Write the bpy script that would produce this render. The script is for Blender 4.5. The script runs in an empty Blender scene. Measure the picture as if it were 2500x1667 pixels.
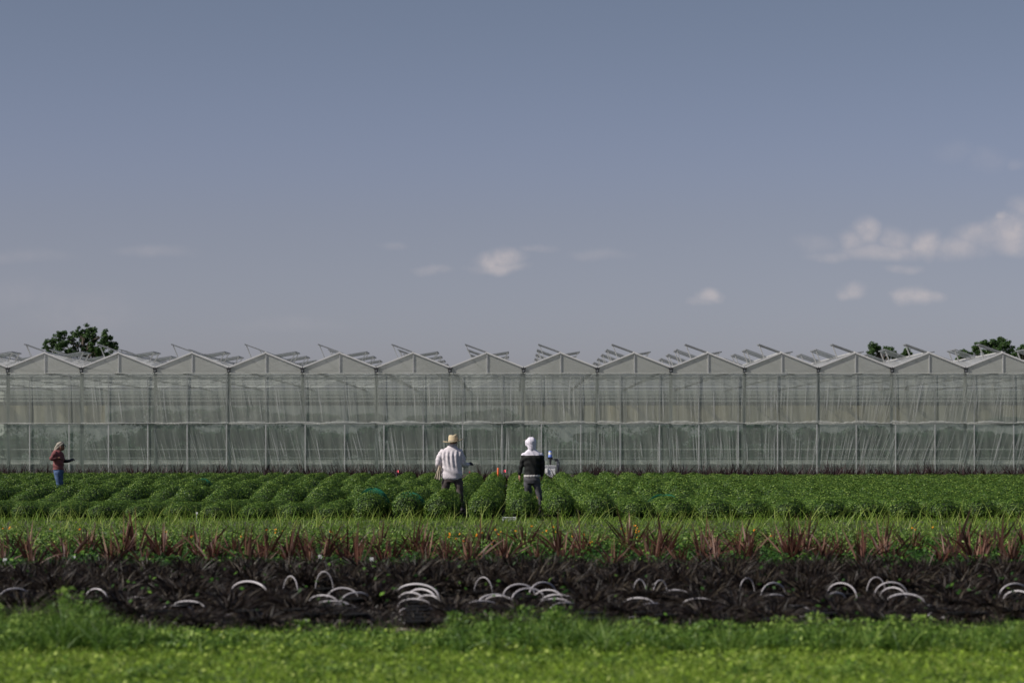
import bpy, math, random
import numpy as np
from mathutils import Vector, Matrix
R = math.radians
PI = math.pi
scene = bpy.context.scene
COL = scene.collection
FPX, CX, HY, H = 5903.0, 1250.0, 1085.0, 1.6     # lens in photo pixels, centre column, horizon row, eye height

def kk(Z): return FPX / Z
def wx(px, Z): return (px - CX) * Z / FPX
def wz(py, Z): return H - (py - HY) * Z / FPX

# ------------------------------------------------------------------ helpers
def tag(o, label=None, cat=None, group=None, kind=None):
    if label: o['label'] = label
    if cat: o['category'] = cat
    if group: o['group'] = group
    if kind: o['kind'] = kind
    return o

def empty(name, loc=(0, 0, 0), rz=0.0):
    o = bpy.data.objects.new(name, None)
    o.empty_display_size = .2
    COL.objects.link(o); o.location = loc; o.rotation_euler = (0, 0, rz)
    return o

def thing(name, label, cat, loc=(0, 0, 0), rz=0.0, group=None):
    return tag(empty(name, loc, rz), label, cat, group)

def link_mesh(name, me, mats, parent=None, loc=None, smooth=False):
    o = bpy.data.objects.new(name, me); COL.objects.link(o)
    if not isinstance(mats, (list, tuple)): mats = [mats]
    if len(me.materials) == 0:
        for m in mats: me.materials.append(m)
    if parent: o.parent = parent
    if loc is not None: o.location = loc
    if smooth: me.polygons.foreach_set('use_smooth', [True] * len(me.polygons))
    return o

class MB:
    """collects boxes, tubes and sheets and links them as one mesh"""
    def __init__(s): s.v = []; s.f = []; s.m = []
    def add(s, vs, fs, mi=0):
        b = len(s.v); s.v += [tuple(v) for v in vs]
        s.f += [tuple(i + b for i in f) for f in fs]; s.m += [mi] * len(fs)
    def box(s, a, b, mi=0):
        x0, y0, z0 = a; x1, y1, z1 = b
        s.add([(x0,y0,z0),(x1,y0,z0),(x1,y1,z0),(x0,y1,z0),(x0,y0,z1),(x1,y0,z1),(x1,y1,z1),(x0,y1,z1)],
              [(0,3,2,1),(4,5,6,7),(0,1,5,4),(1,2,6,5),(2,3,7,6),(3,0,4,7)], mi)
    def bar(s, p, q, w, h=None, mi=0):
        p = Vector(p); q = Vector(q); d = (q - p).normalized(); h = h or w
        u = d.cross(Vector((0, 0, 1)))
        if u.length < 1e-3: u = Vector((1, 0, 0))
        u.normalize(); v = u.cross(d).normalized()
        vs = []
        for c in (p, q):
            for a, b in ((-1,-1),(1,-1),(1,1),(-1,1)): vs.append(c + u * (a * w / 2) + v * (b * h / 2))
        s.add(vs, [(0,1,2,3),(7,6,5,4),(0,4,5,1),(1,5,6,2),(2,6,7,3),(3,7,4,0)], mi)
    def tube(s, pts, r, n=8, mi=0, cap=True):
        pts = [Vector(p) for p in pts]; rs = r if isinstance(r, (list, tuple)) else [r] * len(pts)
        vs = []; fs = []
        up = None
        for i, p in enumerate(pts):
            d = (pts[min(i+1, len(pts)-1)] - pts[max(i-1, 0)]).normalized()
            if up is None:
                up = Vector((0,0,1)) if abs(d.z) < .9 else Vector((0,1,0))
            u = d.cross(up)
            if u.length < 1e-4: u = d.orthogonal()
            u.normalize(); v = u.cross(d).normalized(); up = v
            for k in range(n):
                a = 2 * PI * k / n
                vs.append(p + (u * math.cos(a) + v * math.sin(a)) * rs[i])
        for i in range(len(pts) - 1):
            for k in range(n):
                a = i*n+k; b = i*n+(k+1) % n
                fs.append((a, b, b+n, a+n))
        if cap:
            fs.append(tuple(range(n))[::-1]); fs.append(tuple(range((len(pts)-1)*n, len(pts)*n)))
        s.add(vs, fs, mi)
    def lathe(s, c, prof, n=20, mi=0):
        vs = []; fs = []
        for r, z in prof:
            for k in range(n):
                a = 2*PI*k/n; vs.append((c[0]+r*math.cos(a), c[1]+r*math.sin(a), c[2]+z))
        for i in range(len(prof)-1):
            for k in range(n):
                a = i*n+k; b = i*n+(k+1) % n; fs.append((a, b, b+n, a+n))
        fs.append(tuple(range(n))[::-1]); fs.append(tuple(range((len(prof)-1)*n, len(prof)*n)))
        s.add(vs, fs, mi)
    def mesh(s, name):
        me = bpy.data.meshes.new(name); me.from_pydata(s.v, [], s.f)
        if any(s.m): me.polygons.foreach_set('material_index', s.m)
        me.update(); return me
    def build(s, name, mats, parent=None, smooth=False, loc=None):
        return link_mesh(name, s.mesh(name), mats, parent, loc, smooth)

def np_mesh(name, V, F, rnd=None, extra=None):
    """V (n,3), F (m,4) or (m,3) arrays"""
    me = bpy.data.meshes.new(name)
    V = np.asarray(V, dtype=np.float32); F = np.asarray(F, dtype=np.int32)
    me.vertices.add(len(V)); me.vertices.foreach_set('co', V.ravel())
    n = F.shape[1]
    me.loops.add(F.size); me.loops.foreach_set('vertex_index', F.ravel())
    me.polygons.add(len(F))
    me.polygons.foreach_set('loop_start', np.arange(0, F.size, n, dtype=np.int32))
    me.update(calc_edges=True)
    if rnd is not None:
        a = me.attributes.new('rnd', 'FLOAT', 'FACE'); a.data.foreach_set('value', np.asarray(rnd, dtype=np.float32))
    return me

def unit(a): return a / np.maximum(np.linalg.norm(a, axis=1, keepdims=True), 1e-9)

def leaves(rng, P, N, L, W, tilt=.6):
    """rhombic leaves at points P facing roughly N"""
    n = len(P)
    N = unit(N + rng.normal(0, tilt, (n, 3)))
    t = unit(np.cross(N, rng.normal(0, 1, (n, 3))))
    s = np.cross(N, t)
    L = (L * rng.uniform(.7, 1.3, n))[:, None]; W = (W * rng.uniform(.7, 1.3, n))[:, None]
    V = np.stack([P - t*L*.5, P + s*W*.5 + N*W*.12, P + t*L*.5, P - s*W*.5 + N*W*.12], 1).reshape(-1, 3)
    F = np.arange(4*n).reshape(-1, 4)
    return V, F

def blades(rng, P, D, L, W, bend, seg=3, tipw=.05, bulge=0):
    """grass / strap leaves from base P along D, bending over; quads"""
    n = len(P); D = unit(D)
    ang = rng.uniform(0, 2*PI, n)
    S = unit(np.cross(D, np.stack([np.cos(ang), np.sin(ang), np.zeros(n)], 1) + D*.01))
    hor = D.copy(); hor[:, 2] = 0
    hor = hor + rng.normal(0, .15, (n, 3)) * np.array([1, 1, 0]); hor = unit(hor + 1e-6)
    L = np.broadcast_to(L, n)[:, None]; W = np.broadcast_to(W, n)[:, None]; bend = np.broadcast_to(bend, n)[:, None]
    rings = []
    for i in range(seg + 1):
        t = i / seg
        c = P + D*L*t*(1 - .25*bend*t) + hor*L*bend*t*t*.6 - np.array([0, 0, 1])*L*bend*t*t*.35
        w = W * (1 - t*(1-tipw)) if not bulge else W * (0.45 + 1.1*math.sin(PI*min(t*1.15+.05, 1)) * .55 if t < 1 else tipw)
        rings += [c - S*w*.5, c + S*w*.5]
    V = np.stack(rings, 1).reshape(-1, 3)
    m = 2*(seg+1)
    base = (np.arange(n)*m)[:, None, None]
    q = np.array([[2*i, 2*i+1, 2*i+3, 2*i+2] for i in range(seg)])[None]
    F = (base + q).reshape(-1, 4)
    return V, F

def cat(parts):
    Vs = []; Fs = []; Rs = []; b = 0
    for V, F, r in parts:
        Vs.append(V); Fs.append(F + b); b += len(V)
        Rs.append(np.broadcast_to(r, len(F)) if np.ndim(r) == 0 else r)
    return np.concatenate(Vs), np.concatenate(Fs), np.concatenate(Rs)

# ------------------------------------------------------------------ materials
def lin(c):
    return tuple(((x/255)/12.92 if x/255 <= .04045 else ((x/255+.055)/1.055)**2.4) for x in c) + (1,)

def mat(name, col, rough=.6, metal=0.0, spec=.5, var=None, scale=8.0, bump=0.0, bscale=30.0):
    m = bpy.data.materials.new(name); m.use_nodes = True
    nt = m.node_tree; b = nt.nodes['Principled BSDF']
    b.inputs['Roughness'].default_value = rough; b.inputs['Metallic'].default_value = metal
    b.inputs['Specular IOR Level'].default_value = spec
    tc = nt.nodes.new('ShaderNodeTexCoord')
    col = tuple(col[:3]) + (1,)
    if var:
        nz = nt.nodes.new('ShaderNodeTexNoise'); nz.inputs['Scale'].default_value = scale
        nz.inputs['Detail'].default_value = 6
        nt.links.new(tc.outputs['Object'], nz.inputs['Vector'])
        cr = nt.nodes.new('ShaderNodeValToRGB')
        cr.color_ramp.elements[0].position = .35; cr.color_ramp.elements[1].position = .65
        cr.color_ramp.elements[0].color = col; cr.color_ramp.elements[1].color = tuple(var[:3]) + (1,)
        nt.links.new(nz.outputs['Fac'], cr.inputs['Fac']); nt.links.new(cr.outputs['Color'], b.inputs['Base Color'])
    else: b.inputs['Base Color'].default_value = col
    if bump:
        n2 = nt.nodes.new('ShaderNodeTexNoise'); n2.inputs['Scale'].default_value = bscale; n2.inputs['Detail'].default_value = 4
        nt.links.new(tc.outputs['Object'], n2.inputs['Vector'])
        bp = nt.nodes.new('ShaderNodeBump'); bp.inputs['Strength'].default_value = bump; bp.inputs['Distance'].default_value = .02
        nt.links.new(n2.outputs['Fac'], bp.inputs['Height']); nt.links.new(bp.outputs['Normal'], b.inputs['Normal'])
    return m

def leafmat(name, c0, c1, c2=None, rough=.45, spec=.35, trans=.3, tcol=None):
    """leaf whose colour varies leaf by leaf with the 'rnd' attribute"""
    m = bpy.data.materials.new(name); m.use_nodes = True
    nt = m.node_tree; b = nt.nodes['Principled BSDF']; out = nt.nodes['Material Output']
    b.inputs['Roughness'].default_value = rough; b.inputs['Specular IOR Level'].default_value = spec
    at = nt.nodes.new('ShaderNodeAttribute'); at.attribute_name = 'rnd'
    cr = nt.nodes.new('ShaderNodeValToRGB')
    cr.color_ramp.elements[0].color = tuple(c0) + (1,)
    cr.color_ramp.elements[1].color = tuple(c1) + (1,)
    if c2:
        cr.color_ramp.elements[1].position = .7
        e = cr.color_ramp.elements.new(1.0); e.color = tuple(c2) + (1,)
    nt.links.new(at.outputs['Fac'], cr.inputs['Fac'])
    nt.links.new(cr.outputs['Color'], b.inputs['Base Color'])
    if trans:
        t = nt.nodes.new('ShaderNodeBsdfTranslucent'); mx = nt.nodes.new('ShaderNodeMixShader')
        mx.inputs[0].default_value = trans
        nt.links.new(cr.outputs['Color'], t.inputs['Color'])
        nt.links.new(b.outputs[0], mx.inputs[1]); nt.links.new(t.outputs[0], mx.inputs[2]); nt.links.new(mx.outputs[0], out.inputs[0])
    return m

def film(name, col, opac, transl=.5, rough=.35, streak=None, bump=0.0, tint=(1, 1, 1)):
    """thin plastic: part clear, part milky; the milky part both reflects and lets light through"""
    m = bpy.data.materials.new(name); m.use_nodes = True
    nt = m.node_tree; N = nt.nodes; Lk = nt.links; b = N['Principled BSDF']; out = N['Material Output']
    b.inputs['Base Color'].default_value = tuple(col) + (1,); b.inputs['Roughness'].default_value = rough
    b.inputs['Specular IOR Level'].default_value = .4
    t = N.new('ShaderNodeBsdfTranslucent'); t.inputs['Color'].default_value = tuple(col) + (1,)
    m1 = N.new('ShaderNodeMixShader'); m1.inputs[0].default_value = transl
    Lk.new(b.outputs[0], m1.inputs[1]); Lk.new(t.outputs[0], m1.inputs[2])
    tr = N.new('ShaderNodeBsdfTransparent'); tr.inputs['Color'].default_value = tint + (1,)
    m2 = N.new('ShaderNodeMixShader'); m2.inputs[0].default_value = opac
    Lk.new(tr.outputs[0], m2.inputs[1]); Lk.new(m1.outputs[0], m2.inputs[2]); Lk.new(m2.outputs[0], out.inputs[0])
    if streak:
        tc = N.new('ShaderNodeTexCoord'); mp = N.new('ShaderNodeMapping'); mp.inputs['Scale'].default_value = streak
        nz = N.new('ShaderNodeTexNoise'); nz.inputs['Scale'].default_value = 1; nz.inputs['Detail'].default_value = 5
        Lk.new(tc.outputs['Object'], mp.inputs['Vector']); Lk.new(mp.outputs[0], nz.inputs['Vector'])
        mr = N.new('ShaderNodeMapRange'); mr.inputs['From Min'].default_value = .3; mr.inputs['From Max'].default_value = .7
        mr.inputs['To Min'].default_value = max(0, opac-.08); mr.inputs['To Max'].default_value = min(1, opac+.08)
        Lk.new(nz.outputs['Fac'], mr.inputs[0]); Lk.new(mr.outputs[0], m2.inputs[0])
        if bump:
            bp = N.new('ShaderNodeBump'); bp.inputs['Strength'].default_value = bump; bp.inputs['Distance'].default_value = .03
            Lk.new(nz.outputs['Fac'], bp.inputs['Height']); Lk.new(bp.outputs[0], b.inputs['Normal'])
    return m

M = {}
M['soil'] = mat('soil', (.035, .03, .024), .95, var=(.06, .05, .036), scale=1.2, bump=.6, bscale=14)
M['turf'] = mat('turf', (.04, .075, .012), .95, var=(.07, .11, .02), scale=2.5, bump=.5, bscale=20)
M['fabric'] = mat('weed_fabric', (.008, .008, .007), 1.0, spec=.05, var=(.014, .013, .011), scale=3)
M['mum'] = leafmat('mum_leaf', (.026, .066, .009), (.10, .18, .020), (.23, .32, .06), rough=.5, spec=.3, trans=.22)  # brightest leaf tone paints in the small sparkling highlights
M['core'] = mat('dark_shade_core', (.012, .022, .007), .95)  # dark dome inside each mum; shade between the leaves put into its colour
M['pot'] = mat('black_pot', (.010, .010, .010), .9, spec=.1)
M['dark'] = leafmat('purple_leaf', (.009, .007, .005), (.030, .019, .014), (.10, .082, .055), rough=.5, spec=.25, trans=.12)
M['red'] = leafmat('red_leaf', (.04, .015, .009), (.125, .050, .034), (.30, .18, .125), rough=.5, spec=.3, trans=.25)
M['lawn'] = leafmat('lawn_blade', (.06, .13, .016), (.26, .38, .04), (.44, .52, .14), rough=.6, spec=.2, trans=.35)
M['weed'] = leafmat('weed_leaf', (.026, .074, .010), (.11, .205, .026), (.31, .43, .09), rough=.5, spec=.3, trans=.3)
M['sedge'] = leafmat('sedge_blade', (.06, .13, .012), (.15, .26, .025), (.36, .42, .10), rough=.5, spec=.3, trans=.3)
M['vine'] = leafmat('vine_leaf', (.018, .055, .010), (.045, .12, .014), (.16, .30, .04), rough=.6, spec=.2, trans=.2)
M['flower'] = leafmat('orange_petal', (.75, .24, .01), (.85, .42, .02), rough=.6, trans=.2)
M['tree'] = leafmat('tree_leaf', (.03, .065, .022), (.07, .13, .035), (.12, .20, .055), rough=.5, spec=.3, trans=.25)
M['inner'] = leafmat('greenhouse_leaf', (.02, .07, .03), (.04, .13, .045), rough=.5, trans=.25)
M['bark'] = mat('bark', (.06, .045, .035), .9, var=(.1, .08, .06), bump=.6)
M['wallfilm'] = film('lower_film', (.50, .55, .49), .43, .45, .35, streak=(1.6, 1, .5), bump=.3, tint=(.85, .91, .87))
M['upfilm'] = film('upper_film', (.58, .61, .54), .60, .5, .35, streak=(1.2, 1, .5), bump=.25, tint=(.86, .91, .87))
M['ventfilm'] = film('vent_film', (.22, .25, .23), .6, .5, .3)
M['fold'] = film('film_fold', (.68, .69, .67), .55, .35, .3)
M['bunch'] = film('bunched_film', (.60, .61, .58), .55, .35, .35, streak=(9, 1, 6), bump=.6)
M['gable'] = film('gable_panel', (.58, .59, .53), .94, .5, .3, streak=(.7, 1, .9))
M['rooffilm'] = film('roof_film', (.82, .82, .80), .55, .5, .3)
M['alu'] = mat('aluminium', (.62, .62, .60), .4, metal=.3, var=(.5, .5, .48), scale=3)
M['stud'] = mat('stud_metal', (.22, .24, .23), .6, var=(.32, .33, .32), scale=2)
M['column'] = mat('column_steel', (.10, .12, .115), .6, var=(.14, .155, .15), scale=3)
M['white_metal'] = mat('white_metal', (.74, .73, .71), .45)
M['steel'] = mat('galvanised_steel', (.32, .33, .33), .5, metal=.5, var=(.24, .25, .25), scale=6)
M['gutter'] = mat('gutter_dark', (.03, .032, .033), .6)
M['tan'] = mat('tan_curtain', (.42, .36, .22), .85, var=(.30, .30, .22), scale=.25)
M['bench'] = mat('bench_rail', (.62, .60, .57), .5)
M['floor'] = mat('concrete', (.08, .085, .08), .8, var=(.11, .11, .10), scale=1)
M['hoop'] = mat('hanger_plastic', (.52, .49, .50), .38, spec=.5)
M['white'] = mat('white_plastic', (.78, .78, .76), .4)
M['blue'] = mat('blue_plastic', (.16, .25, .66), .35)
M['black'] = mat('black_plastic', (.012, .012, .013), .5)
M['pink'] = mat('pink_flag', (.9, .12, .16), .6)
M['orange'] = mat('orange_plastic', (.85, .16, .04), .5)
M['navy'] = mat('navy_flag', (.01, .02, .22), .6)
M['cream'] = mat('cream_board', (.60, .52, .38), .7, var=(.5, .42, .3), scale=6)
M['net'] = mat('teal_net', (.02, .15, .09), .8, spec=.1)

# ------------------------------------------------------------------ camera, sky, sun
cam = bpy.data.cameras.new('camera'); camo = bpy.data.objects.new('camera', cam); COL.objects.link(camo)
camo.location = (0, 0, H); camo.rotation_euler = (PI/2, 0, 0)
cam.sensor_width = 36; cam.lens = 36 * FPX / 2500; cam.shift_y = (HY - 833.5) / 2500
cam.clip_start = .5; cam.clip_end = 6000
cam.dof.use_dof = True; cam.dof.focus_distance = 63; cam.dof.aperture_fstop = 2.3
scene.camera = camo

SUN_EL, SUN_AZ = 40.0, 71.0           # azimuth measured from behind the camera towards the left
world = bpy.data.worlds.new('World'); scene.world = world; world.use_nodes = True
nt = world.node_tree; N = nt.nodes; Lk = nt.links
bg = N['Background']; bg.inputs['Strength'].default_value = .08
sk = N.new('ShaderNodeTexSky'); sk.sky_type = 'NISHITA'; sk.sun_disc = False
sk.sun_elevation = R(SUN_EL); sk.sun_rotation = R(180 + SUN_AZ)
sk.air_density = 1.0; sk.dust_density = 1.2; sk.ozone_density = 1.5
tcn = N.new('ShaderNodeTexCoord')
sep = N.new('ShaderNodeSeparateXYZ'); Lk.new(tcn.outputs['Generated'], sep.inputs[0])
def math_node(op, a=None, b=None, clamp=False):
    n = N.new('ShaderNodeMath'); n.operation = op; n.use_clamp = clamp
    for i, v in enumerate((a, b)):
        if v is None: continue
        if isinstance(v, (int, float)): n.inputs[i].default_value = v
        else: Lk.new(v, n.inputs[i])
    return n.outputs[0]
ymax = math_node('MAXIMUM', sep.outputs['Y'], .05)
u = math_node('DIVIDE', sep.outputs['X'], ymax); v = math_node('DIVIDE', sep.outputs['Z'], ymax)
comb = N.new('ShaderNodeCombineXYZ'); Lk.new(u, comb.inputs[0]); Lk.new(v, comb.inputs[1])
nz1 = N.new('ShaderNodeTexNoise'); nz1.inputs['Scale'].default_value = 95; nz1.inputs['Detail'].default_value = 8; nz1.inputs['Roughness'].default_value = .6
Lk.new(comb.outputs[0], nz1.inputs['Vector'])
nzw = N.new('ShaderNodeTexNoise'); nzw.inputs['Scale'].default_value = 45; nzw.inputs['Detail'].default_value = 5
Lk.new(comb.outputs[0], nzw.inputs['Vector'])
wsub = N.new('ShaderNodeVectorMath'); wsub.operation = 'SUBTRACT'; wsub.inputs[1].default_value = (.5, .5, .5); Lk.new(nzw.outputs['Color'], wsub.inputs[0])
wsc = N.new('ShaderNodeVectorMath'); wsc.operation = 'MULTIPLY'; wsc.inputs[1].default_value = (.022, .008, 0); Lk.new(wsub.outputs[0], wsc.inputs[0])
wad = N.new('ShaderNodeVectorMath'); wad.operation = 'ADD'; Lk.new(comb.outputs[0], wad.inputs[0]); Lk.new(wsc.outputs[0], wad.inputs[1])
# clouds: centre and half-size in photo pixels turned into sky directions, opacity
clouds = [(1192, 638, 45, 22, .75), (1235, 632, 48, 24, .65), (1215, 652, 75, 14, .6), (1310, 612, 45, 10, .22), (1060, 656, 45, 12, .28),
          (1455, 620, 70, 16, .15), (960, 602, 45, 10, .13),
          (1730, 722, 30, 20, .75), (1705, 735, 30, 14, .3), (2085, 708, 45, 18, .5), (2062, 716, 25, 14, .4), (2225, 722, 42, 24, .75), (2262, 722, 35, 16, .5),
          (2110, 570, 40, 36, .7), (2075, 592, 45, 26, .5), (2180, 590, 60, 34, .45), (2260, 600, 50, 38, .75), (2160, 618, 140, 22, .5), (2340, 610, 90, 30, .5),
          (2400, 580, 70, 34, .6), (2470, 565, 70, 50, .75), (2440, 532, 24, 14, .7), (2500, 600, 90, 26, .6), (2190, 660, 50, 12, .4),
          (2500, 505, 60, 30, .35), (2330, 370, 60, 26, .07), (2420, 390, 60, 30, .10), (2495, 398, 30, 16, .16), (1980, 600, 60, 26, .2), (2020, 628, 80, 14, .3),
          (370, 612, 110, 16, .16), (60, 625, 120, 18, .12), (200, 760, 160, 60, .09), (60, 720, 120, 40, .08), (700, 790, 160, 20, .07)]
acc = None
for (cx, cy, rx, ry, op) in clouds:
    vm = N.new('ShaderNodeVectorMath'); vm.operation = 'MULTIPLY_ADD'
    sx, sy = FPX / (rx * 1.25), FPX / (ry * 1.35)
    vm.inputs[1].default_value = (sx, sy, 0)
    vm.inputs[2].default_value = (-(cx - CX) / FPX * sx, -(HY - cy) / FPX * sy, 0)
    Lk.new(wad.outputs[0], vm.inputs[0])
    ln = N.new('ShaderNodeVectorMath'); ln.operation = 'LENGTH'; Lk.new(vm.outputs[0], ln.inputs[0])
    mr = N.new('ShaderNodeMapRange'); mr.interpolation_type = 'SMOOTHSTEP'
    mr.inputs['From Min'].default_value = 1.0; mr.inputs['From Max'].default_value = .15
    mr.inputs['To Min'].default_value = 0; mr.inputs['To Max'].default_value = op
    Lk.new(ln.outputs['Value'], mr.inputs[0])
    acc = mr.outputs[0] if acc is None else math_node('MAXIMUM', acc, mr.outputs[0])
mrn = N.new('ShaderNodeMapRange'); mrn.inputs['From Min'].default_value = .36; mrn.inputs['From Max'].default_value = .60
mrn.inputs['To Min'].default_value = .5; mrn.inputs['To Max'].default_value = 1.08
Lk.new(nz1.outputs['Fac'], mrn.inputs[0])
dens = math_node('MULTIPLY', acc, mrn.outputs[0], True)
front = math_node('GREATER_THAN', sep.outputs['Y'], .06)
dens = math_node('MULTIPLY', dens, front)
dens = math_node('MULTIPLY', dens, .78)
tint = N.new('ShaderNodeMixRGB'); tint.blend_type = 'MULTIPLY'; tint.inputs[0].default_value = 1
tint.inputs[2].default_value = (1.0, 1.0, 1.0, 1)
hsv = N.new('ShaderNodeHueSaturation'); hsv.inputs['Saturation'].default_value = 1
Lk.new(sk.outputs[0], hsv.inputs['Color']); Lk.new(hsv.outputs[0], tint.inputs[1])
ramp = N.new('ShaderNodeValToRGB'); ramp.color_ramp.interpolation = 'EASE'
ramp.color_ramp.elements[0].position = 0; ramp.color_ramp.elements[0].color = (.95, .945, 1.33, 1)
ramp.color_ramp.elements[1].position = .5; ramp.color_ramp.elements[1].color = (.78, .72, .78, 1)
e_ = ramp.color_ramp.elements.new(.19); e_.color = (.87, .745, .785, 1); e2_ = ramp.color_ramp.elements.new(.10); e2_.color = (.92, .79, .93, 1)
Lk.new(math_node('ABSOLUTE', sep.outputs['Z']), ramp.inputs['Fac']); Lk.new(ramp.outputs['Color'], tint.inputs[2])
cmx = N.new('ShaderNodeMixRGB'); cmx.inputs[2].default_value = (7.2, 6.5, 6.5, 1)
Lk.new(dens, cmx.inputs[0]); Lk.new(tint.outputs[0], cmx.inputs[1]); Lk.new(cmx.outputs[0], bg.inputs['Color'])

sl = bpy.data.lights.new('sun', 'SUN'); sl.energy = 4.7; sl.angle = R(.5); sl.color = (1, .95, .88)
so = bpy.data.objects.new('sun', sl); COL.objects.link(so)
sd = Vector((-math.sin(R(SUN_AZ))*math.cos(R(SUN_EL)), -math.cos(R(SUN_AZ))*math.cos(R(SUN_EL)), math.sin(R(SUN_EL))))
so.rotation_euler = sd.to_track_quat('Z', 'Y').to_euler(); so.location = (-30, -20, 40)
scene.view_settings.view_transform = 'Standard'; scene.view_settings.look = 'None'
scene.view_settings.exposure = -.02; scene.view_settings.gamma = 1
scene.cycles.max_bounces = 8; scene.cycles.transparent_max_bounces = 24
scene.cycles.diffuse_bounces = 4; scene.cycles.glossy_bounces = 3; scene.cycles.transmission_bounces = 6
scene.cycles.sample_clamp_indirect = 4
scene.cycles.use_denoising = True

def sheet_grid(mb, x0, x1, z0, z1, nx, nz, yf, mi=0):
    vs = []; fs = []
    for j in range(nz+1):
        for i in range(nx+1):
            x = x0+(x1-x0)*i/nx; z = z0+(z1-z0)*j/nz; vs.append((x, yf(x, z), z))
    for j in range(nz):
        for i in range(nx):
            a = j*(nx+1)+i; fs.append((a, a+1, a+nx+2, a+nx+1))
    mb.add(vs, fs, mi)
# ------------------------------------------------------------------ people
M['skin'] = mat('skin', (.26, .13, .085), .55)
M['shirt_white'] = mat('linen_shirt', (.66, .61, .63), .8, var=(.58, .53, .56), scale=20, bump=.35, bscale=45)
M['straw'] = mat('straw', (.56, .46, .30), .8, var=(.46, .37, .23), scale=60)
M['trousers'] = mat('brown_trousers', (.085, .065, .06), .85, var=(.06, .048, .045), scale=8)
M['hood_white'] = mat('white_jersey', (.68, .64, .72), .8)
M['jersey_black'] = mat('black_jersey', (.008, .009, .009), .8, spec=.3, var=(.012, .013, .013), scale=10)
M['grey_pants'] = mat('grey_trousers', (.09, .085, .095), .85, var=(.06, .06, .066), scale=9)
M['under'] = mat('grey_undershirt', (.45, .43, .42), .85)
M['red_shirt'] = mat('red_shirt', (.21, .060, .058), .8, var=(.14, .042, .044), scale=10)
M['jeans'] = mat('blue_jeans', (.035, .07, .16), .85, var=(.07, .12, .23), scale=9)
M['cap_cloth'] = mat('tan_cap', (.32, .28, .22), .8, var=(.24, .22, .19), scale=14)
M['towel'] = mat('towel', (.58, .49, .37), .9)
M['boot'] = mat('rubber_boot', (.05, .04, .05), .5)
M['hair'] = mat('dark_hair', (.015, .012, .01), .6)

def catmull(pts, rad, m=6):
    P = [Vector(p) for p in pts]; out = []; rr_ = []
    for i in range(len(P)-1):
        p0 = P[max(i-1, 0)]; p1 = P[i]; p2 = P[i+1]; p3 = P[min(i+2, len(P)-1)]
        for k in range(m):
            t = k/m
            out.append(.5*((2*p1)+(p2-p0)*t+(2*p0-5*p1+4*p2-p3)*t*t+(3*p1-p0-3*p2+p3)*t**3)); rr_.append(rad[i]*(1-t)+rad[i+1]*t)
    out.append(P[-1]); rr_.append(rad[-1]); return out, rr_
def limb(mb, pts, rad, n=14, m=6, ends=True):
    P, r = catmull(pts, rad, m); mb.tube(P, r, n)
    if ends:
        ell(mb, P[0], (r[0],)*3); ell(mb, P[-1], (r[-1],)*3)
def ell(mb, c, r, nu=14, nv=9):
    vs = []; fs = []
    for j in range(nv+1):
        th = PI*j/nv
        for i in range(nu):
            a = 2*PI*i/nu; vs.append((c[0]+r[0]*math.sin(th)*math.cos(a), c[1]+r[1]*math.sin(th)*math.sin(a), c[2]+r[2]*math.cos(th)))
    for j in range(nv):
        for i in range(nu):
            a = j*nu+i; b_ = j*nu+(i+1) % nu; fs.append((a, a+nu, b_+nu, b_))
    mb.add(vs, fs)
def loft(mb, rings, n=26, sq=2.3):
    vs = []; fs = []
    for (x, y, z, rx, ry) in rings:
        for i in range(n):
            a = 2*PI*i/n; c, s = math.cos(a), math.sin(a)
            vs.append((x+rx*math.copysign(abs(c)**(2/sq), c), y+ry*math.copysign(abs(s)**(2/sq), s), z))
    for j in range(len(rings)-1):
        for i in range(n): a = j*n+i; b_ = j*n+(i+1) % n; fs.append((a, b_, b_+n, a+n))
    fs.append(tuple(range(n))[::-1]); fs.append(tuple(range((len(rings)-1)*n, len(rings)*n)))
    mb.add(vs, fs)
def hand(mb, w, d, nrm, curl=.8, g=1.0, left=False):
    """palm, four fingers and a thumb growing from wrist w along d; nrm is the palm's back"""
    w = Vector(w); d = Vector(d).normalized(); nrm = Vector(nrm); nrm = (nrm - d*nrm.dot(d)).normalized(); s = d.cross(nrm)*(1 if left else -1)
    for q in (-.5, .5): limb(mb, [w, w+d*.045+s*.02*q, w+d*.085+s*.045*q], [.026*g, .024*g, .020*g], 8, 3)
    for i, L in enumerate((.068, .076, .070, .055)):
        b0 = w + d*.085 + s*(.033-.022*i); pts = [b0]; dd = d.copy()
        for k in range(3):
            ang = curl*(.45+.25*k); dd = (dd*math.cos(ang) - nrm*math.sin(ang)).normalized(); pts.append(pts[-1] + dd*L*(.45, .32, .25)[k])
        limb(mb, pts, [.0105*g, .0095*g, .0085*g, .007*g], 7, 2)
    tb_ = w + d*.03 + s*.03
    limb(mb, [tb_, tb_ + (d*.5+s*.8).normalized()*.035, tb_ + (d*.9+s*.5-nrm*.3).normalized()*.065], [.014*g, .012*g, .009*g], 7, 2)
def fuse(name, mb, m, parent, vox=.011, sm=4, disp=None):
    me = mb.mesh('tmp'); o = bpy.data.objects.new('tmp', me); COL.objects.link(o)
    md = o.modifiers.new('r', 'REMESH'); md.mode = 'VOXEL'; md.voxel_size = vox; md.use_smooth_shade = True
    if sm: s_ = o.modifiers.new('s', 'SMOOTH'); s_.iterations = sm; s_.factor = .5
    dg = bpy.context.evaluated_depsgraph_get()
    me2 = bpy.data.meshes.new_from_object(o.evaluated_get(dg)); me2.name = name
    bpy.data.objects.remove(o); bpy.data.meshes.remove(me); me2.materials.clear()
    if disp:
        for v in me2.vertices: v.co = v.co + Vector(disp(v.co, v.normal))
    return link_mesh(name, me2, m, parent, smooth=True)
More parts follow.
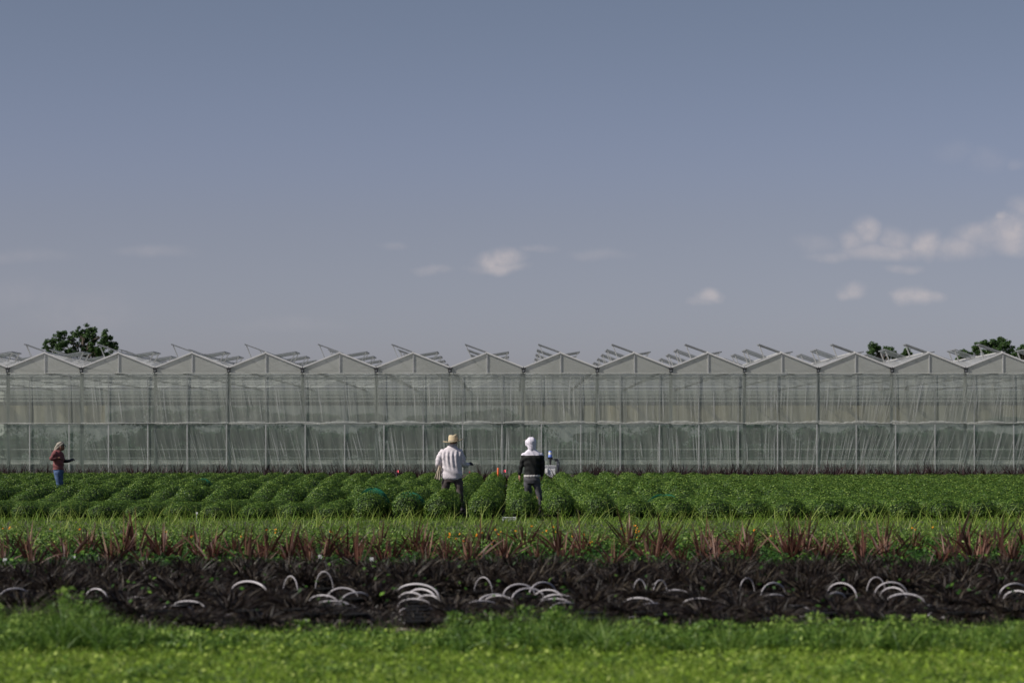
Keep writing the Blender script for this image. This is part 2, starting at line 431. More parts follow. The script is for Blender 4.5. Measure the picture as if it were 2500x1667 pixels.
def head(mb, c, face, tilt=0.0):
    """skull, jaw, nose, brows, lips and ears; face is the horizontal direction the person looks in"""
    c = Vector(c); f = Vector((face[0], face[1], -tilt)).normalized(); s = f.cross(Vector((0, 0, 1))).normalized(); u = s.cross(f)
    ell(mb, c, (.082, .092, .115)); ell(mb, c + f*.022 - u*.055, (.058, .062, .06)); ell(mb, c + f*.05 - u*.09, (.03, .03, .025))
    limb(mb, [c + f*.085 + u*.02, c + f*.112 - u*.02, c + f*.105 - u*.03], [.009, .014, .013], 7, 3)
    limb(mb, [c + f*.082 - u*.058 - s*.022, c + f*.096 - u*.056, c + f*.082 - u*.058 + s*.022], [.007, .010, .007], 6, 3)
    for q in (-1, 1):
        limb(mb, [c + f*.083 + u*.022 + s*.012*q, c + f*.075 + u*.026 + s*.05*q], [.009, .008], 6, 2)
        ell(mb, c + f*.074 + s*.032*q + u*.004, (.014, .014, .012)); ell(mb, c + s*.086*q - u*.01, (.014, .016, .03))

# --- man in the straw hat
p = thing('person', 'man seen from behind in a straw hat, loose white shirt and brown trousers', 'person', (wx(1104, 57.2), 57.2, .01))
def a1(px, py): return px*.00136-.717, 2.036-py*.00136
b = MB(); hc = (.035, .09, 1.615)
head(b, hc, (.55, .8), .25); limb(b, [(-.01, .0, 1.45), (.02, .05, 1.53), (.03, .08, 1.58)], [.062, .058, .06])
loft(b, [(-.02, .02, .78, .15, .10), (-.02, .0, .95, .15, .11), (-.02, 0, 1.2, .17, .11), (-.02, 0, 1.40, .19, .09), (-.01, 0, 1.48, .09, .06)])
limb(b, [(-.24, .0, 1.40), (-.33, .02, 1.15), (-.27, .24, 1.09)], [.055, .04, .027]); hand(b, (-.27, .24, 1.09), (.3, .8, -.1), (-.6, .2, .6), 1.0)
limb(b, [(.19, .0, 1.40), (.26, .05, 1.13), (.385, .22, 1.125)], [.055, .04, .027]); hand(b, (.385, .22, 1.125), (.75, .55, .2), (.3, -.3, .9), 1.3, 1.0, True)
for pts in ([(-.11, .0, .86), (-.15, .04, .47), (-.15, .02, .10)], [(.10, .0, .86), (.18, -.01, .46), (.22, .02, .10)]): limb(b, pts, [.085, .055, .038])
for x, y in ((-.15, .03), (.235, .03)): ell(b, (x, y+.04, .05), (.045, .12, .045))
body = fuse('body', b, M['skin'], p, .009, 2)
def shirt_folds(co, n):
    a = 0
    if co.y < .03 and abs(co.x) < .24:
        w = max(0, min(1, (co.z-.95)/.25)) * max(0, min(1, (1.47-co.z)/.1))
        a = .011*w*math.sin(co.x*62 + 2*math.sin(co.z*6)) + .007*math.sin(co.z*34 + co.x*14)*(1-w)
    a += .005*math.sin(co.z*55 + co.x*40 + co.y*30) * (1 if abs(co.x) > .2 else .4)
    return n*a
b = MB()
hemc = -.01
loft(b, [(hemc, .0, .765, .225, .15), (hemc, 0, .80, .242, .162), (-.005, 0, .90, .245, .165), (-.01, 0, 1.05, .235, .155), (-.015, -.005, 1.2, .238, .15), (-.025, -.01, 1.33, .255, .14),
         (-.03, .0, 1.42, .245, .125), (-.025, .01, 1.47, .20, .11), (-.005, .025, 1.53, .125, .09), (.01, .04, 1.575, .085, .08)])
ell(b, (-.02, 0, .76), (.19, .14, .035))
limb(b, [(-.22, .0, 1.40), (-.30, -.01, 1.27), (-.325, .0, 1.13), (-.31, .14, 1.075), (-.29, .22, 1.06)], [.088, .082, .072, .062, .05])
limb(b, [(.17, .0, 1.40), (.235, .0, 1.27), (.265, .02, 1.13), (.33, .14, 1.105), (.375, .20, 1.115)], [.088, .078, .070, .058, .046])
fuse('shirt', b, M['shirt_white'], p, .011, 3, shirt_folds)
b = MB(); limb(b, [(-.08, .0, 1.585), (-.02, -.055, 1.582), (.05, -.05, 1.588), (.105, .03, 1.60)], [.012, .018, .018, .012], 8, 4); fuse('collar', b, M['shirt_white'], p, .007, 2)
b = MB(); loft(b, [(-.01, 0, .70, .235, .13), (-.01, 0, .80, .225, .14), (-.01, 0, .92, .20, .13)])
limb(b, [(-.12, .0, .80), (-.155, .0, .62), (-.165, .02, .45), (-.16, .02, .12)], [.115, .10, .085, .07])
limb(b, [(.12, .0, .80), (.165, -.01, .62), (.185, -.01, .45), (.215, .02, .12)], [.12, .10, .078, .065])
fuse('trousers', b, M['trousers'], p, .012, 3, lambda co, n: n*.007*math.sin(co.z*38+co.x*25))
for x in (-.155, .235): b = MB(); limb(b, [(x, -.02, .05), (x+.01, .06, .05), (x+.03, .16, .04)], [.052, .05, .042]); limb(b, [(x, -.01, .05), (x-.01, -.01, .14)], [.05, .052]); fuse('shoe', b, M['boot'], p, .01, 2)
b = MB(); hand(b, (.38, .215, 1.125), (.75, .55, .2), (.3, -.3, .9), 1.3, 1.25, True); limb(b, [(.365, .195, 1.12), (.395, .23, 1.13)], [.036, .034]); fuse('glove', b, M['black'], p, .006, 2)
b = MB()   # straw hat: pinched crown, brim dipping to the left
vs = []; fs = []; hx, hy, hz = .022, .07, 1.665
prof = [(.005, .150), (.05, .148), (.085, .162), (.102, .155), (.112, .12), (.118, .03), (.122, .0), (.18, -.012), (.228, -.006), (.248, .008), (.246, .016), (.17, .004), (.10, .0)]
nn = 36
for (r_, z_) in prof:
    for i in range(nn):
        a = 2*PI*i/nn; x = r_*math.cos(a); y = r_*1.08*math.sin(a)
        dz = .12*x + (.018*math.cos(2*a) if r_ > .16 else 0)
        if z_ > .13 and abs(x) < .05: dz -= .018*(1-abs(x)/.05)
        vs.append((hx + x, hy + y, hz + z_ + dz))
for j in range(len(prof)-1):
    for i in range(nn): a = j*nn+i; b2 = j*nn+(i+1) % nn; fs.append((a, b2, b2+nn, a+nn))
fs.append(tuple(range(nn)))
b.add(vs, fs); ht = b.build('straw_hat', M['straw'], p, smooth=True)
b = MB(); vs = []
for (r_, z_) in ((.123, .006), (.1225, .03)):
    for i in range(nn): a = 2*PI*i/nn; vs.append((hx+r_*math.cos(a), hy+r_*1.08*math.sin(a), hz+z_+.10*r_*math.cos(a)))
b.add(vs, [(i, (i+1) % nn, nn+(i+1) % nn, nn+i) for i in range(nn)]); b.build('hat_band', M['cap_cloth'], ht)
ho = thing('hand_towel', 'tan cloth hanging at the left hip of the man in the straw hat', 'cloth', (p.location.x-.3, 57.2-.0, .85))
b = MB(); sheet_grid(b, -.5, .5, 0, 1, 16, 14, lambda x, z: 0)
b.v = [(.03 + (-.02 - .05*(1-z)) + x*(.045 + .10*(1-z)), -.09 + .018*math.sin(x*16+z*3) - .02*(1-z), -.05 + .29*z - .05*(x+.5)*(1-z)) for x, y, z in b.v]
m0 = b.mesh('cloth'); o = link_mesh('cloth', m0, M['towel'], ho, smooth=True); sd_ = o.modifiers.new('t', 'SOLIDIFY'); sd_.thickness = .008

# --- hooded man
p = thing('person', 'man seen from behind in a white hood, black and white long-sleeved top and grey trousers', 'person', (wx(1303, 55.2), 55.2, .01))
b = MB(); head(b, (-.06, .01, 1.64), (-.75, .6), .2); limb(b, [(-.03, 0, 1.42), (-.045, 0, 1.55)], [.06, .055])
loft(b, [(-.04, .02, .80, .155, .10), (-.035, .0, .95, .145, .10), (-.03, 0, 1.2, .16, .10), (-.03, 0, 1.34, .17, .085), (-.03, 0, 1.42, .08, .06)])
limb(b, [(-.22, .0, 1.33), (-.28, .0, 1.08), (-.325, .03, .90)], [.052, .042, .028]); hand(b, (-.325, .03, .90), (-.03, .05, -1), (-1, -.2, 0), .45)
limb(b, [(.16, .0, 1.33), (.205, .0, 1.08), (.185, .05, .89)], [.052, .042, .028]); hand(b, (.185, .05, .89), (-.05, .1, -1), (1, -.2, 0), .5, 1, True)
for pts in ([(-.13, .0, .82), (-.12, .03, .46), (-.10, .10, .10)], [(.05, .0, .82), (.11, .0, .46), (.15, .0, .10)]): limb(b, pts, [.085, .055, .038])
fuse('body', b, M['skin'], p, .009, 2)
b = MB()
loft(b, [(-.04, 0, .895, .175, .125), (-.035, 0, .95, .178, .125), (-.035, 0, 1.05, .178, .12), (-.035, -.005, 1.2, .20, .12), (-.03, -.01, 1.30, .235, .115), (-.03, 0, 1.36, .23, .105), (-.035, 0, 1.43, .15, .09), (-.045, 0, 1.49, .085, .08)])
limb(b, [(-.21, .0, 1.335), (-.255, .0, 1.2), (-.29, .0, 1.08), (-.32, .03, .91)], [.075, .062, .052, .040])
limb(b, [(.155, .0, 1.335), (.195, .0, 1.2), (.207, .0, 1.08), (.19, .045, .90)], [.075, .062, .052, .042])
sw = fuse('long_sleeved_top', b, M['jersey_black'], p, .010, 3, lambda co, n: n*(.005*math.sin(co.z*48+co.x*9+3*math.sin(co.x*14)) + .003*math.sin(co.x*50+co.z*20)))
sw.data.materials.append(M['hood_white'])
for pl in sw.data.polygons:
    if pl.center.z > 1.348 - .02*abs(pl.center.x+.03): pl.material_index = 1
b = MB(); limb(b, [(-.04, .0, 1.46), (-.045, -.01, 1.54), (-.055, .0, 1.63), (-.06, .01, 1.66)], [.088, .098, .122, .10]); ell(b, (-.058, .005, 1.645), (.122, .13, .122))
ell(b, (-.13, .07, 1.63), (.07, .07, .09))
fuse('hood', b, M['hood_white'], p, .009, 3, lambda co, n: n*(.0035*math.sin((co.x*1.2+co.z)*52+2*math.sin(co.z*20))))
b = MB(); vs = []; 
b.add([(-.16, .05, 1.70), (-.12, .13, 1.71), (-.20, .17, 1.685), (-.235, .10, 1.68), (-.16, .05, 1.708), (-.12, .13, 1.718), (-.20, .17, 1.693), (-.235, .10, 1.688)], [(0,1,2,3),(7,6,5,4),(0,4,5,1),(1,5,6,2),(2,6,7,3),(3,7,4,0)])
b.build('cap_brim', M['cap_cloth'], p)
b = MB(); loft(b, [(-.04, 0, .85, .190, .138), (-.04, 0, .90, .188, .136)]); fuse('undershirt', b, M['under'], p, .008, 1, lambda co, n: n*.002*math.sin(co.x*90))
b = MB(); loft(b, [(-.04, 0, .70, .185, .12), (-.04, 0, .78, .195, .135), (-.04, 0, .88, .178, .122)])
limb(b, [(-.135, .0, .76), (-.135, .0, .62), (-.115, .05, .45), (-.10, .1, .12)], [.10, .088, .075, .06])
limb(b, [(.05, .0, .76), (.08, .0, .62), (.125, .0, .45), (.145, .0, .24)], [.10, .09, .068, .058])
fuse('trousers', b, M['grey_pants'], p, .011, 3, lambda co, n: n*.006*math.sin(co.z*40+co.x*30))
for x0, y0 in ((-.10, .10), (.147, .0)):
    b = MB()
    b2 = [(x0, y0-.01, .30), (x0, y0-.01, .12), (x0, y0, .05)]; limb(b, b2, [.055, .05, .05]); limb(b, [(x0, y0, .045), (x0, y0+.15, .04)], [.05, .042])
    fuse('boot', b, M['boot'], p, .01, 2)

# --- man at the far left, in profile
p = thing('person', 'man in profile at far left in red shirt, blue jeans and neck-flap cap', 'person', (wx(143, 68.6), 68.6, .01))
b = MB(); head(b, (.085, .0, 1.53), (1, -.1), .75); limb(b, [(-.02, 0, 1.38), (.04, 0, 1.47)], [.06, .058])
loft(b, [(0, 0, .80, .12, .16), (0, 0, 1.0, .12, .15), (-.01, 0, 1.2, .13, .16), (-.01, 0, 1.34, .11, .17), (-.01, 0, 1.42, .06, .08)])
limb(b, [(-.05, -.17, 1.34), (-.165, -.21, 1.18), (-.02, -.2, 1.215)], [.05, .04, .028]); hand(b, (-.02, -.2, 1.215), (1, .25, .1), (0, -.3, 1), 1.0)
limb(b, [(.03, .17, 1.32), (.12, .2, 1.12), (.29, .16, 1.13)], [.05, .04, .028]); hand(b, (.29, .16, 1.13), (1, 0, .45), (0, -.4, .9), 1.0, 1, True)
for y in (-.09, .09): limb(b, [(0, y, .82), (.02, y, .46), (-.01, y, .10)], [.085, .055, .038])
fuse('body', b, M['skin'], p, .009, 2)
b = MB(); loft(b, [(-.005, 0, .875, .152, .185), (-.005, 0, .95, .15, .18), (-.003, 0, 1.08, .148, .175), (-.01, 0, 1.2, .158, .18), (-.02, 0, 1.31, .162, .19), (-.04, 0, 1.38, .14, .17), (-.03, 0, 1.43, .09, .10)])
limb(b, [(-.07, -.165, 1.34), (-.13, -.2, 1.25), (-.165, -.215, 1.175), (-.10, -.21, 1.185), (-.035, -.2, 1.21)], [.075, .065, .056, .048, .042])
limb(b, [(.03, .165, 1.32), (.09, .19, 1.2), (.12, .2, 1.12)], [.072, .06, .052])
fuse('shirt', b, M['red_shirt'], p, .011, 3, lambda co, n: n*.008*math.sin(co.z*42+co.x*18+co.y*8))
b = MB(); limb(b, [(.11, .2, 1.12), (.20, .18, 1.115), (.29, .16, 1.13)], [.056, .048, .042]); hand(b, (.285, .16, 1.13), (1, 0, .45), (0, -.4, .9), 1.0, 1.3, True); fuse('glove', b, M['black'], p, .007, 2)
b = MB(); loft(b, [(0, 0, .74, .135, .17), (-.005, 0, .88, .145, .175), (-.005, 0, .90, .14, .17)])
for y in (-.09, .09): limb(b, [(0, y, .78), (.02, y, .58), (.03, y, .45), (.0, y, .12)], [.115, .095, .08, .068])
fuse('jeans', b, M['jeans'], p, .012, 3, lambda co, n: n*.006*math.sin(co.z*35+co.x*30))
for y in (-.09, .09): b = MB(); limb(b, [(-.03, y, .06), (.06, y, .05), (.13, y, .04)], [.055, .05, .042]); limb(b, [(0, y, .05), (0, y, .14)], [.05, .052]); fuse('shoe', b, M['boot'], p, .01, 2)
b = MB(); ell(b, (.06, 0, 1.585), (.105, .10, .095)); limb(b, [(.02, 0, 1.57), (-.03, 0, 1.50), (-.075, 0, 1.44), (-.11, 0, 1.41)], [.095, .08, .065, .04])
fuse('cap', b, M['cap_cloth'], p, .009, 3, lambda co, n: n*.005*math.sin(co.z*60-co.x*50))
b = MB(); b.add([(.13, -.07, 1.60), (.13, .07, 1.60), (.215, .06, 1.535), (.225, 0, 1.525), (.215, -.06, 1.535), (.13, -.07, 1.608), (.13, .07, 1.608), (.215, .06, 1.543), (.225, 0, 1.533), (.215, -.06, 1.543)],
    [(4,3,2,1,0),(5,6,7,8,9),(0,1,6,5),(1,2,7,6),(2,3,8,7),(3,4,9,8),(4,0,5,9)]); b.build('cap_brim', M['black'], p)

# ------------------------------------------------------------------ ground
def sheet(name, x0, x1, y0, y1, z, m):
    b = MB(); b.add([(x0,y0,z),(x1,y0,z),(x1,y1,z),(x0,y1,z)], [(0,1,2,3)])
    return tag(b.build(name, m), kind='structure')
sheet('ground', -2500, 2500, -60, 5000, 0, M['turf'])
sheet('soil_bed', -60, 60, 19.9, 128, .004, M['soil'])
sheet('weed_fabric', -30, 30, 50.8, 95, .008, M['fabric'])
sheet('bed_fabric', -12, 12, 20.5, 28.0, .008, M['fabric'])

# ------------------------------------------------------------------ lawn, weeds (nobody could count these)
rng = np.random.default_rng(7)
def scatter(n, x0, x1, y0, y1):
    return np.stack([rng.uniform(x0, x1, n), rng.uniform(y0, y1, n), np.zeros(n)], 1)
def stuff_blades(name, P, hgt, wid, lean, bend, m, seg=2, label=None, cat_=None, rnd=None):
    n = len(P)
    D = np.stack([rng.normal(0, lean, n), rng.normal(0, lean, n), np.ones(n)], 1)
    V, F = blades(rng, P, D, hgt, wid, bend, seg)
    r = np.repeat(rng.uniform(0, 1, n) if rnd is None else rnd, seg)
    o = link_mesh(name, np_mesh(name, V, F, r), m); tag(o, label, cat_, kind='stuff'); return o
P = scatter(95000, -6.5, 6.5, 14.2, 20.4)
patch = rng.uniform(0, .3, len(P)) + .35 + .35*np.sin(P[:, 0]*1.7 + 1.3*np.sin(P[:, 1]*1.1)) * np.sin(P[:, 1]*2.3 + P[:, 0]*.6)
stuff_blades('lawn_grass', P, rng.uniform(.03, .10, len(P)) * (.6 + .7*patch), rng.uniform(.006, .014, len(P)), .5, rng.uniform(.2, .9, len(P)),
             M['lawn'], 2, 'short yellow-green lawn grass along the bottom of the view', 'grass', np.clip(rng.uniform(0, .75, len(P)) + .3*patch, 0, 1))

P = scatter(9000, -6.5, 6.5, 14.2, 20.2); P[:, 2] = rng.uniform(.02, .07, len(P))
V, F = leaves(rng, P, np.tile([0, -.2, 1.], (len(P), 1)), .04, .03, .45)
tag(link_mesh('clover', np_mesh('clover', V, F, np.clip(rng.uniform(0, 1, len(P))**1.3, 0, 1)), M['lawn']), 'broad clover leaves scattered through the bright lawn grass', 'clover', kind='stuff')
# tall weeds at the lawn's edge, taller where the photo shows them taller
prof_x = [0, 100, 180, 260, 340, 480, 600, 760, 900, 1040, 1120, 1250, 1380, 1500, 1620, 1760, 1900, 2050, 2250, 2400, 2500]
prof_y = [1480, 1478, 1456, 1496, 1524, 1538, 1546, 1550, 1552, 1550, 1500, 1492, 1498, 1512, 1525, 1518, 1522, 1512, 1515, 1530, 1520]
def weed_h(X, Z):
    px = CX + X*FPX/Z
    top = np.interp(px, prof_x, prof_y)
    return np.clip(H - (top - HY)*Z/FPX, .05, .5)
parts = []
ncl = 900
C = scatter(ncl, -6.2, 6.2, 18.4, 20.9); C = np.concatenate([C, scatter(160, -6.2, 6.2, 16.2, 18.6)])
hc_ = weed_h(C[:, 0], C[:, 1]) * (.35 + .95*rng.uniform(0, 1, len(C))**1.4)
hc_ *= np.where(rng.uniform(0, 1, len(C)) < .05, 1.6, 1.0)
hc_[C[:, 1] < 18.4] = rng.uniform(.04, .10, int((C[:, 1] < 18.4).sum()))
for (cx_, cy_, _), h_ in zip(C, hc_):
    kind = rng.uniform(); cv = rng.uniform(-.25, .25); n = int(40 + 110*h_/.3)
    if kind < (.16 if cx_ < -3.2 else .25):       # broad-leaved weed
        z = h_*np.sqrt(rng.uniform(.02, 1, n)); sp = .035 + .10*(1-z/h_)
        P = np.stack([cx_+rng.normal(0, 1, n)*sp, cy_+rng.normal(0, 1, n)*sp, z], 1)
        V, F = leaves(rng, P, np.tile([0, -.3, 1.], (n, 1)), .036*rng.uniform(.7, 1.5), .017*rng.uniform(.7, 1.4), .65)
        parts.append((V, F, np.clip(rng.uniform(0, .75, n) + cv + .3*z/h_, 0, 1)))
        n2 = 6; P = np.tile([cx_, cy_, 0.], (n2, 1)); D = np.stack([rng.normal(0, .18, n2), rng.normal(0, .18, n2), np.ones(n2)], 1)
        V, F = blades(rng, P, D, h_*.95, .006, .1, 2); parts.append((V, F, np.full(len(F), .4)))
    else:                # grass tuft
        n = 34; P = np.stack([cx_+rng.normal(0, .03, n), cy_+rng.normal(0, .03, n), np.zeros(n)], 1)
        D = np.stack([rng.normal(0, .35, n), rng.normal(0, .35, n), np.ones(n)], 1)
        V, F = blades(rng, P, D, h_*rng.uniform(.6, 1.35, n), rng.uniform(.006, .012, n), rng.uniform(.1, .9, n), 3)
        parts.append((V, F, np.repeat(np.clip(rng.uniform(.2, .9, n)+cv, 0, 1), 3)))
P = scatter(7000, -6.2, 6.2, 19.6, 21.2); D = np.stack([rng.normal(.05, .3, len(P)), rng.normal(0, .3, len(P)), np.ones(len(P))], 1)
V, F = blades(rng, P, D, (weed_h(P[:, 0], P[:, 1])*.7 + .05)*rng.uniform(.5, 1.7, len(P)), rng.uniform(.005, .011, len(P)), rng.uniform(.1, .7, len(P)), 3); parts.append((V, F, np.repeat(rng.uniform(.2, 1, len(P)), 3)))
P = scatter(16000, -6.2, 6.2, 18.7, 20.9); h = weed_h(P[:, 0], P[:, 1]); P[:, 2] = h*.45*rng.uniform(0, 1, len(P))
V, F = leaves(rng, P, np.tile([0, -.3, 1.], (len(P), 1)), .042, .022, .7); parts.append((V, F, rng.uniform(0, .6, len(P))))
V, F, r = cat(parts)
tag(link_mesh('weeds', np_mesh('weeds', V, F, r), M['weed']), 'tangled green weeds growing between the lawn and the dark potted plants', 'weeds', kind='stuff')

# green leafy ground cover between dark plants and the red-leaved row
P = scatter(62000, -9, 9, 28.4, 37.5)
mound = .13 + .11*np.clip(np.sin(P[:, 0]*5.2 + np.sin(P[:, 1]*2.2)*1.5)*np.sin(P[:, 1]*3.1+P[:, 0]), -.6, 1)
P[:, 2] = mound * np.sqrt(rng.uniform(.05, 1, len(P)))
V, F = leaves(rng, P, np.tile([0, -.2, 1.], (len(P), 1)), .06, .045, .6)
tag(link_mesh('ground_cover', np_mesh('ground_cover', V, F, rng.uniform(0, 1, len(V)//4)**2.2), M['vine']),
    'low green leafy ground cover around the red-leaved plants', 'ground cover', kind='stuff')
# orange flowers behind the red-leaved row
parts = []
cx = rng.uniform(-8.5, 8.5, 22); cy = rng.uniform(33.5, 38.5, 22)
fp = []
for a, b in zip(cx, cy):
    n = rng.integers(2, 6)
    fp.append(np.stack([a + rng.normal(0, .16, n), b + rng.normal(0, .2, n), rng.uniform(.20, .34, n)], 1))
fp = np.concatenate(fp)
for k in range(5):
    off = rng.normal(0, .006, fp.shape)
    V, F = leaves(rng, fp + off, np.tile([0, -.5, 1.], (len(fp), 1)), .032, .024, .35); parts.append((V, F, rng.uniform(0, 1, len(fp))))
V, F, r = cat(parts)
tag(link_mesh('orange_flowers', np_mesh('orange_flowers', V, F, r), M['flower']), 'small orange marigold flowers scattered behind the red-leaved row', 'flowers', kind='stuff')
P = scatter(42000, -9.5, 9.5, 33.5, 38.8)
P[:, 2] = rng.uniform(.05, .28, len(P))
V, F = leaves(rng, P, np.tile([0, -.3, 1.], (len(P), 1)), .05, .02, .8)
tag(link_mesh('marigold_foliage', np_mesh('marigold_foliage', V, F, rng.uniform(0, 1, len(P))), M['weed']), 'bushy green marigold foliage behind the red-leaved row', 'flower bed', kind='stuff')
# rough grass before the mum rows
P = scatter(40000, -13, 13, 38.5, 51.9)
clump = .5 + .5*np.sin(P[:, 0]*2.1+np.sin(P[:, 1])) * np.sin(P[:, 1]*1.7)
hh = rng.uniform(.08, .24, len(P)) * (.6+.6*clump)
P2 = np.concatenate([scatter(420, -13, 13, 38.5, 50.5), scatter(1500, -13, 13, 46, 51.8)])
parts = []
D = np.stack([rng.normal(0, .45, len(P)), rng.normal(0, .45, len(P)), np.ones(len(P))], 1)
V, F = blades(rng, P, D, hh, rng.uniform(.008, .018, len(P)), rng.uniform(.2, 1.2, len(P)), 2); parts.append((V, F, np.repeat(rng.uniform(0, .9, len(P)), 2)))
D = np.stack([rng.normal(0.1, .3, len(P2)), rng.normal(0, .3, len(P2)), np.ones(len(P2))], 1)
V, F = blades(rng, P2, D, rng.uniform(.16, .60, len(P2)), rng.uniform(.010, .02, len(P2)), rng.uniform(.05, .5, len(P2)), 2); parts.append((V, F, np.repeat(rng.uniform(.6, 1, len(P2)), 2)))
V, F, r = cat(parts)
tag(link_mesh('rough_grass', np_mesh('rough_grass', V, F, r), M['sedge']), 'rough light green grass with tall thin stalks in front of the bushy rows', 'grass', kind='stuff')

# ------------------------------------------------------------------ dark potted plants with white hangers
def dark_mesh(seed):
    g = np.random.default_rng(seed); n = 260
    a = g.uniform(0, 2*PI, n); r = g.uniform(0, .12, n)
    P = np.stack([r*np.cos(a), r*np.sin(a), np.full(n, .08)], 1)
    lean = g.uniform(.05, .8, n)
    D = np.stack([np.cos(a)*lean, np.sin(a)*lean, np.ones(n)], 1)
    V, F = blades(g, P, D, g.uniform(.16, .36, n), g.uniform(.007, .015, n), g.uniform(.2, 1.1, n), 3, bulge=1)
    parts = [(V, F, np.repeat(g.uniform(0, 1, n)**1.5, 3))]
    m = 260; a = g.uniform(0, 2*PI, m); rr = .30*np.sqrt(g.uniform(0, 1, m))
    P = np.stack([rr*np.cos(a), rr*np.sin(a), .08 + .17*g.uniform(0, 1, m)*(1-(rr/.36)**2)], 1)
    V, F = leaves(g, P, np.stack([np.cos(a)*.5, np.sin(a)*.5, np.ones(m)], 1), .055, .013, .8)
    parts.append((V, F, g.uniform(0, 1, m)**1.6))
    V, F, r = cat(parts)
    return np_mesh('dark_foliage', V, F, r)
dark_me = [dark_mesh(100+i) for i in range(4)]
pb = MB(); pb.lathe((0, 0, 0), [(.085, 0), (.10, .09), (.115, .095), (.115, .11), (.10, .11)], 14); pot_small = pb.mesh('pot')
rd = random.Random(5)
hoops = [(35,1436,75),(237,1436,35),(337,1456,55),(460,1467,60),(429,1478,35),(390,1499,78),(610,1418,135),(605,1498,100),
 (709,1406,45),(792,1394,40),(837,1435,60),(870,1445,70),(812,1466,85),(800,1481,60),(851,1503,70),(767,1511,50),(1018,1425,110),(1004,1445,50),
 (1046,1453,60),(1020,1495,60),(1020,1511,65),(1021,1525,70),(1020,1539,75),(1180,1408,50),(1208,1450,60),(1191,1481,40),
 (1268,1425,62),(1325,1420,55),(1339,1439,50),(1362,1450,80),(1356,1461,60),(1219,1453,40),(1562,1414,30),(1612,1415,36),(1651,1440,34),(1707,1459,50),
 (1560,1458,48),(1590,1472,62),(1593,1484,62),(1601,1495,62),(1629,1514,36),(1824,1410,40),(1888,1422,50),(1888,1450,34),(1935,1478,85),(1988,1500,70),
 (2016,1509,55),(2038,1445,72),(2055,1423,70),(2139,1408,40),(2175,1420,50),(2180,1433,50),(2211,1450,85),(2267,1478,60),(2295,1492,50),(2340,1506,45),
 (2379,1506,40),(2475,1423,70),(2487,1442,60),
 (790,1452,70),(828,1474,66),(846,1489,70),(808,1509,60),(868,1512,50),(1030,1437,95),(1012,1462,60),(1018,1481,55),(1290,1436,70),(1378,1470,60),(1175,1466,50),(1580,1503,50)]
used = []
def where(px):
    c = ['far left', 'left', 'left of centre', 'centre', 'right of centre', 'right', 'far right']
    return c[min(6, max(0, int(px / 2500 * 7)))]
used_labels = set()
def uniq(base, extras):
    for e in extras:
        l = base + ' ' + e
        if l not in used_labels: used_labels.add(l); return l
    return base
for i, (px, py, w) in enumerate(hoops):
    Z = 25 - (py - 1394)*4.6/145
    X = wx(px, Z); zt = wz(py, Z); W = w/kk(Z)*1.15 if py < 1416 and w < 60 else max(w/kk(Z), .30) * 1.1
    o = thing('hanging_basket', 'dark purple potted plant with a white plastic hanger arching over it', 'potted plant', (X, Z, .008), rd.uniform(0, 6), 'dark potted plants with white hangers')
    link_mesh('pot', pot_small, M['pot'], o)
    f = link_mesh('foliage', dark_me[i % 4], M['dark'], o); s = rd.uniform(.6, .85); f.scale = (s, s, s*.62)
    tilt = rd.uniform(-.35, .35); n = 18; rx = W/2
    pts = []
    for k in range(n+1):
        a = PI*(k/n)
        pts.append((rx*math.cos(a), rd.uniform(-.2, .2)*0 + math.sin(a)*tilt*.15, .05 + (zt - .058)*math.sin(a)**.8 if 0 < k < n else .05))
    c, s_ = math.cos(-o.rotation_euler[2]), math.sin(-o.rotation_euler[2])
    tw = rd.uniform(-.8, .8)
    pts = [(x*math.cos(tw), y + x*math.sin(tw), z) for x, y, z in pts]
    pts = [(x*c - y*s_, x*s_ + y*c, z) for x, y, z in pts]
    b = MB()
    b.tube(pts, .005 if py < 1416 and w < 60 else .0075 if W < .36 else .0105, 6)
    b.build('hanger', M['hoop'], o, smooth=True)
    used.append((X, Z))
i = 0
for r_ in range(13):
    Z = 20.75 + r_*.58
    nx = int(2*(1250*Z/FPX + .8)/.5)
    for j in range(nx):
        X = (j - nx/2 + .5 + (.5 if r_ % 2 else 0))*.5 + rd.uniform(-.1, .1); Y = Z + rd.uniform(-.12, .12)
        if any(abs(X-a) < .26 and (-.45 if b > 22 else -.9) < Y-b < .15 for a, b in used): continue
        if r_ < 3 and abs(X - wx(1020, Z)) < .22: continue
        o = thing('purple_plant', 'dark purple grassy potted plant in the shaded bed behind the weeds', 'potted plant', (X, Y, .008), rd.uniform(0, 6), 'dark purple potted plants')
        link_mesh('pot', pot_small, M['pot'], o)
        f = link_mesh('foliage', dark_me[i % 4], M['dark'], o); s = rd.uniform(.9, 1.2); f.scale = (s, s, s*rd.uniform(.85, 1.15)*float(np.interp(r_, [0, 3, 9], [.5, .62, 1.0]))); i += 1

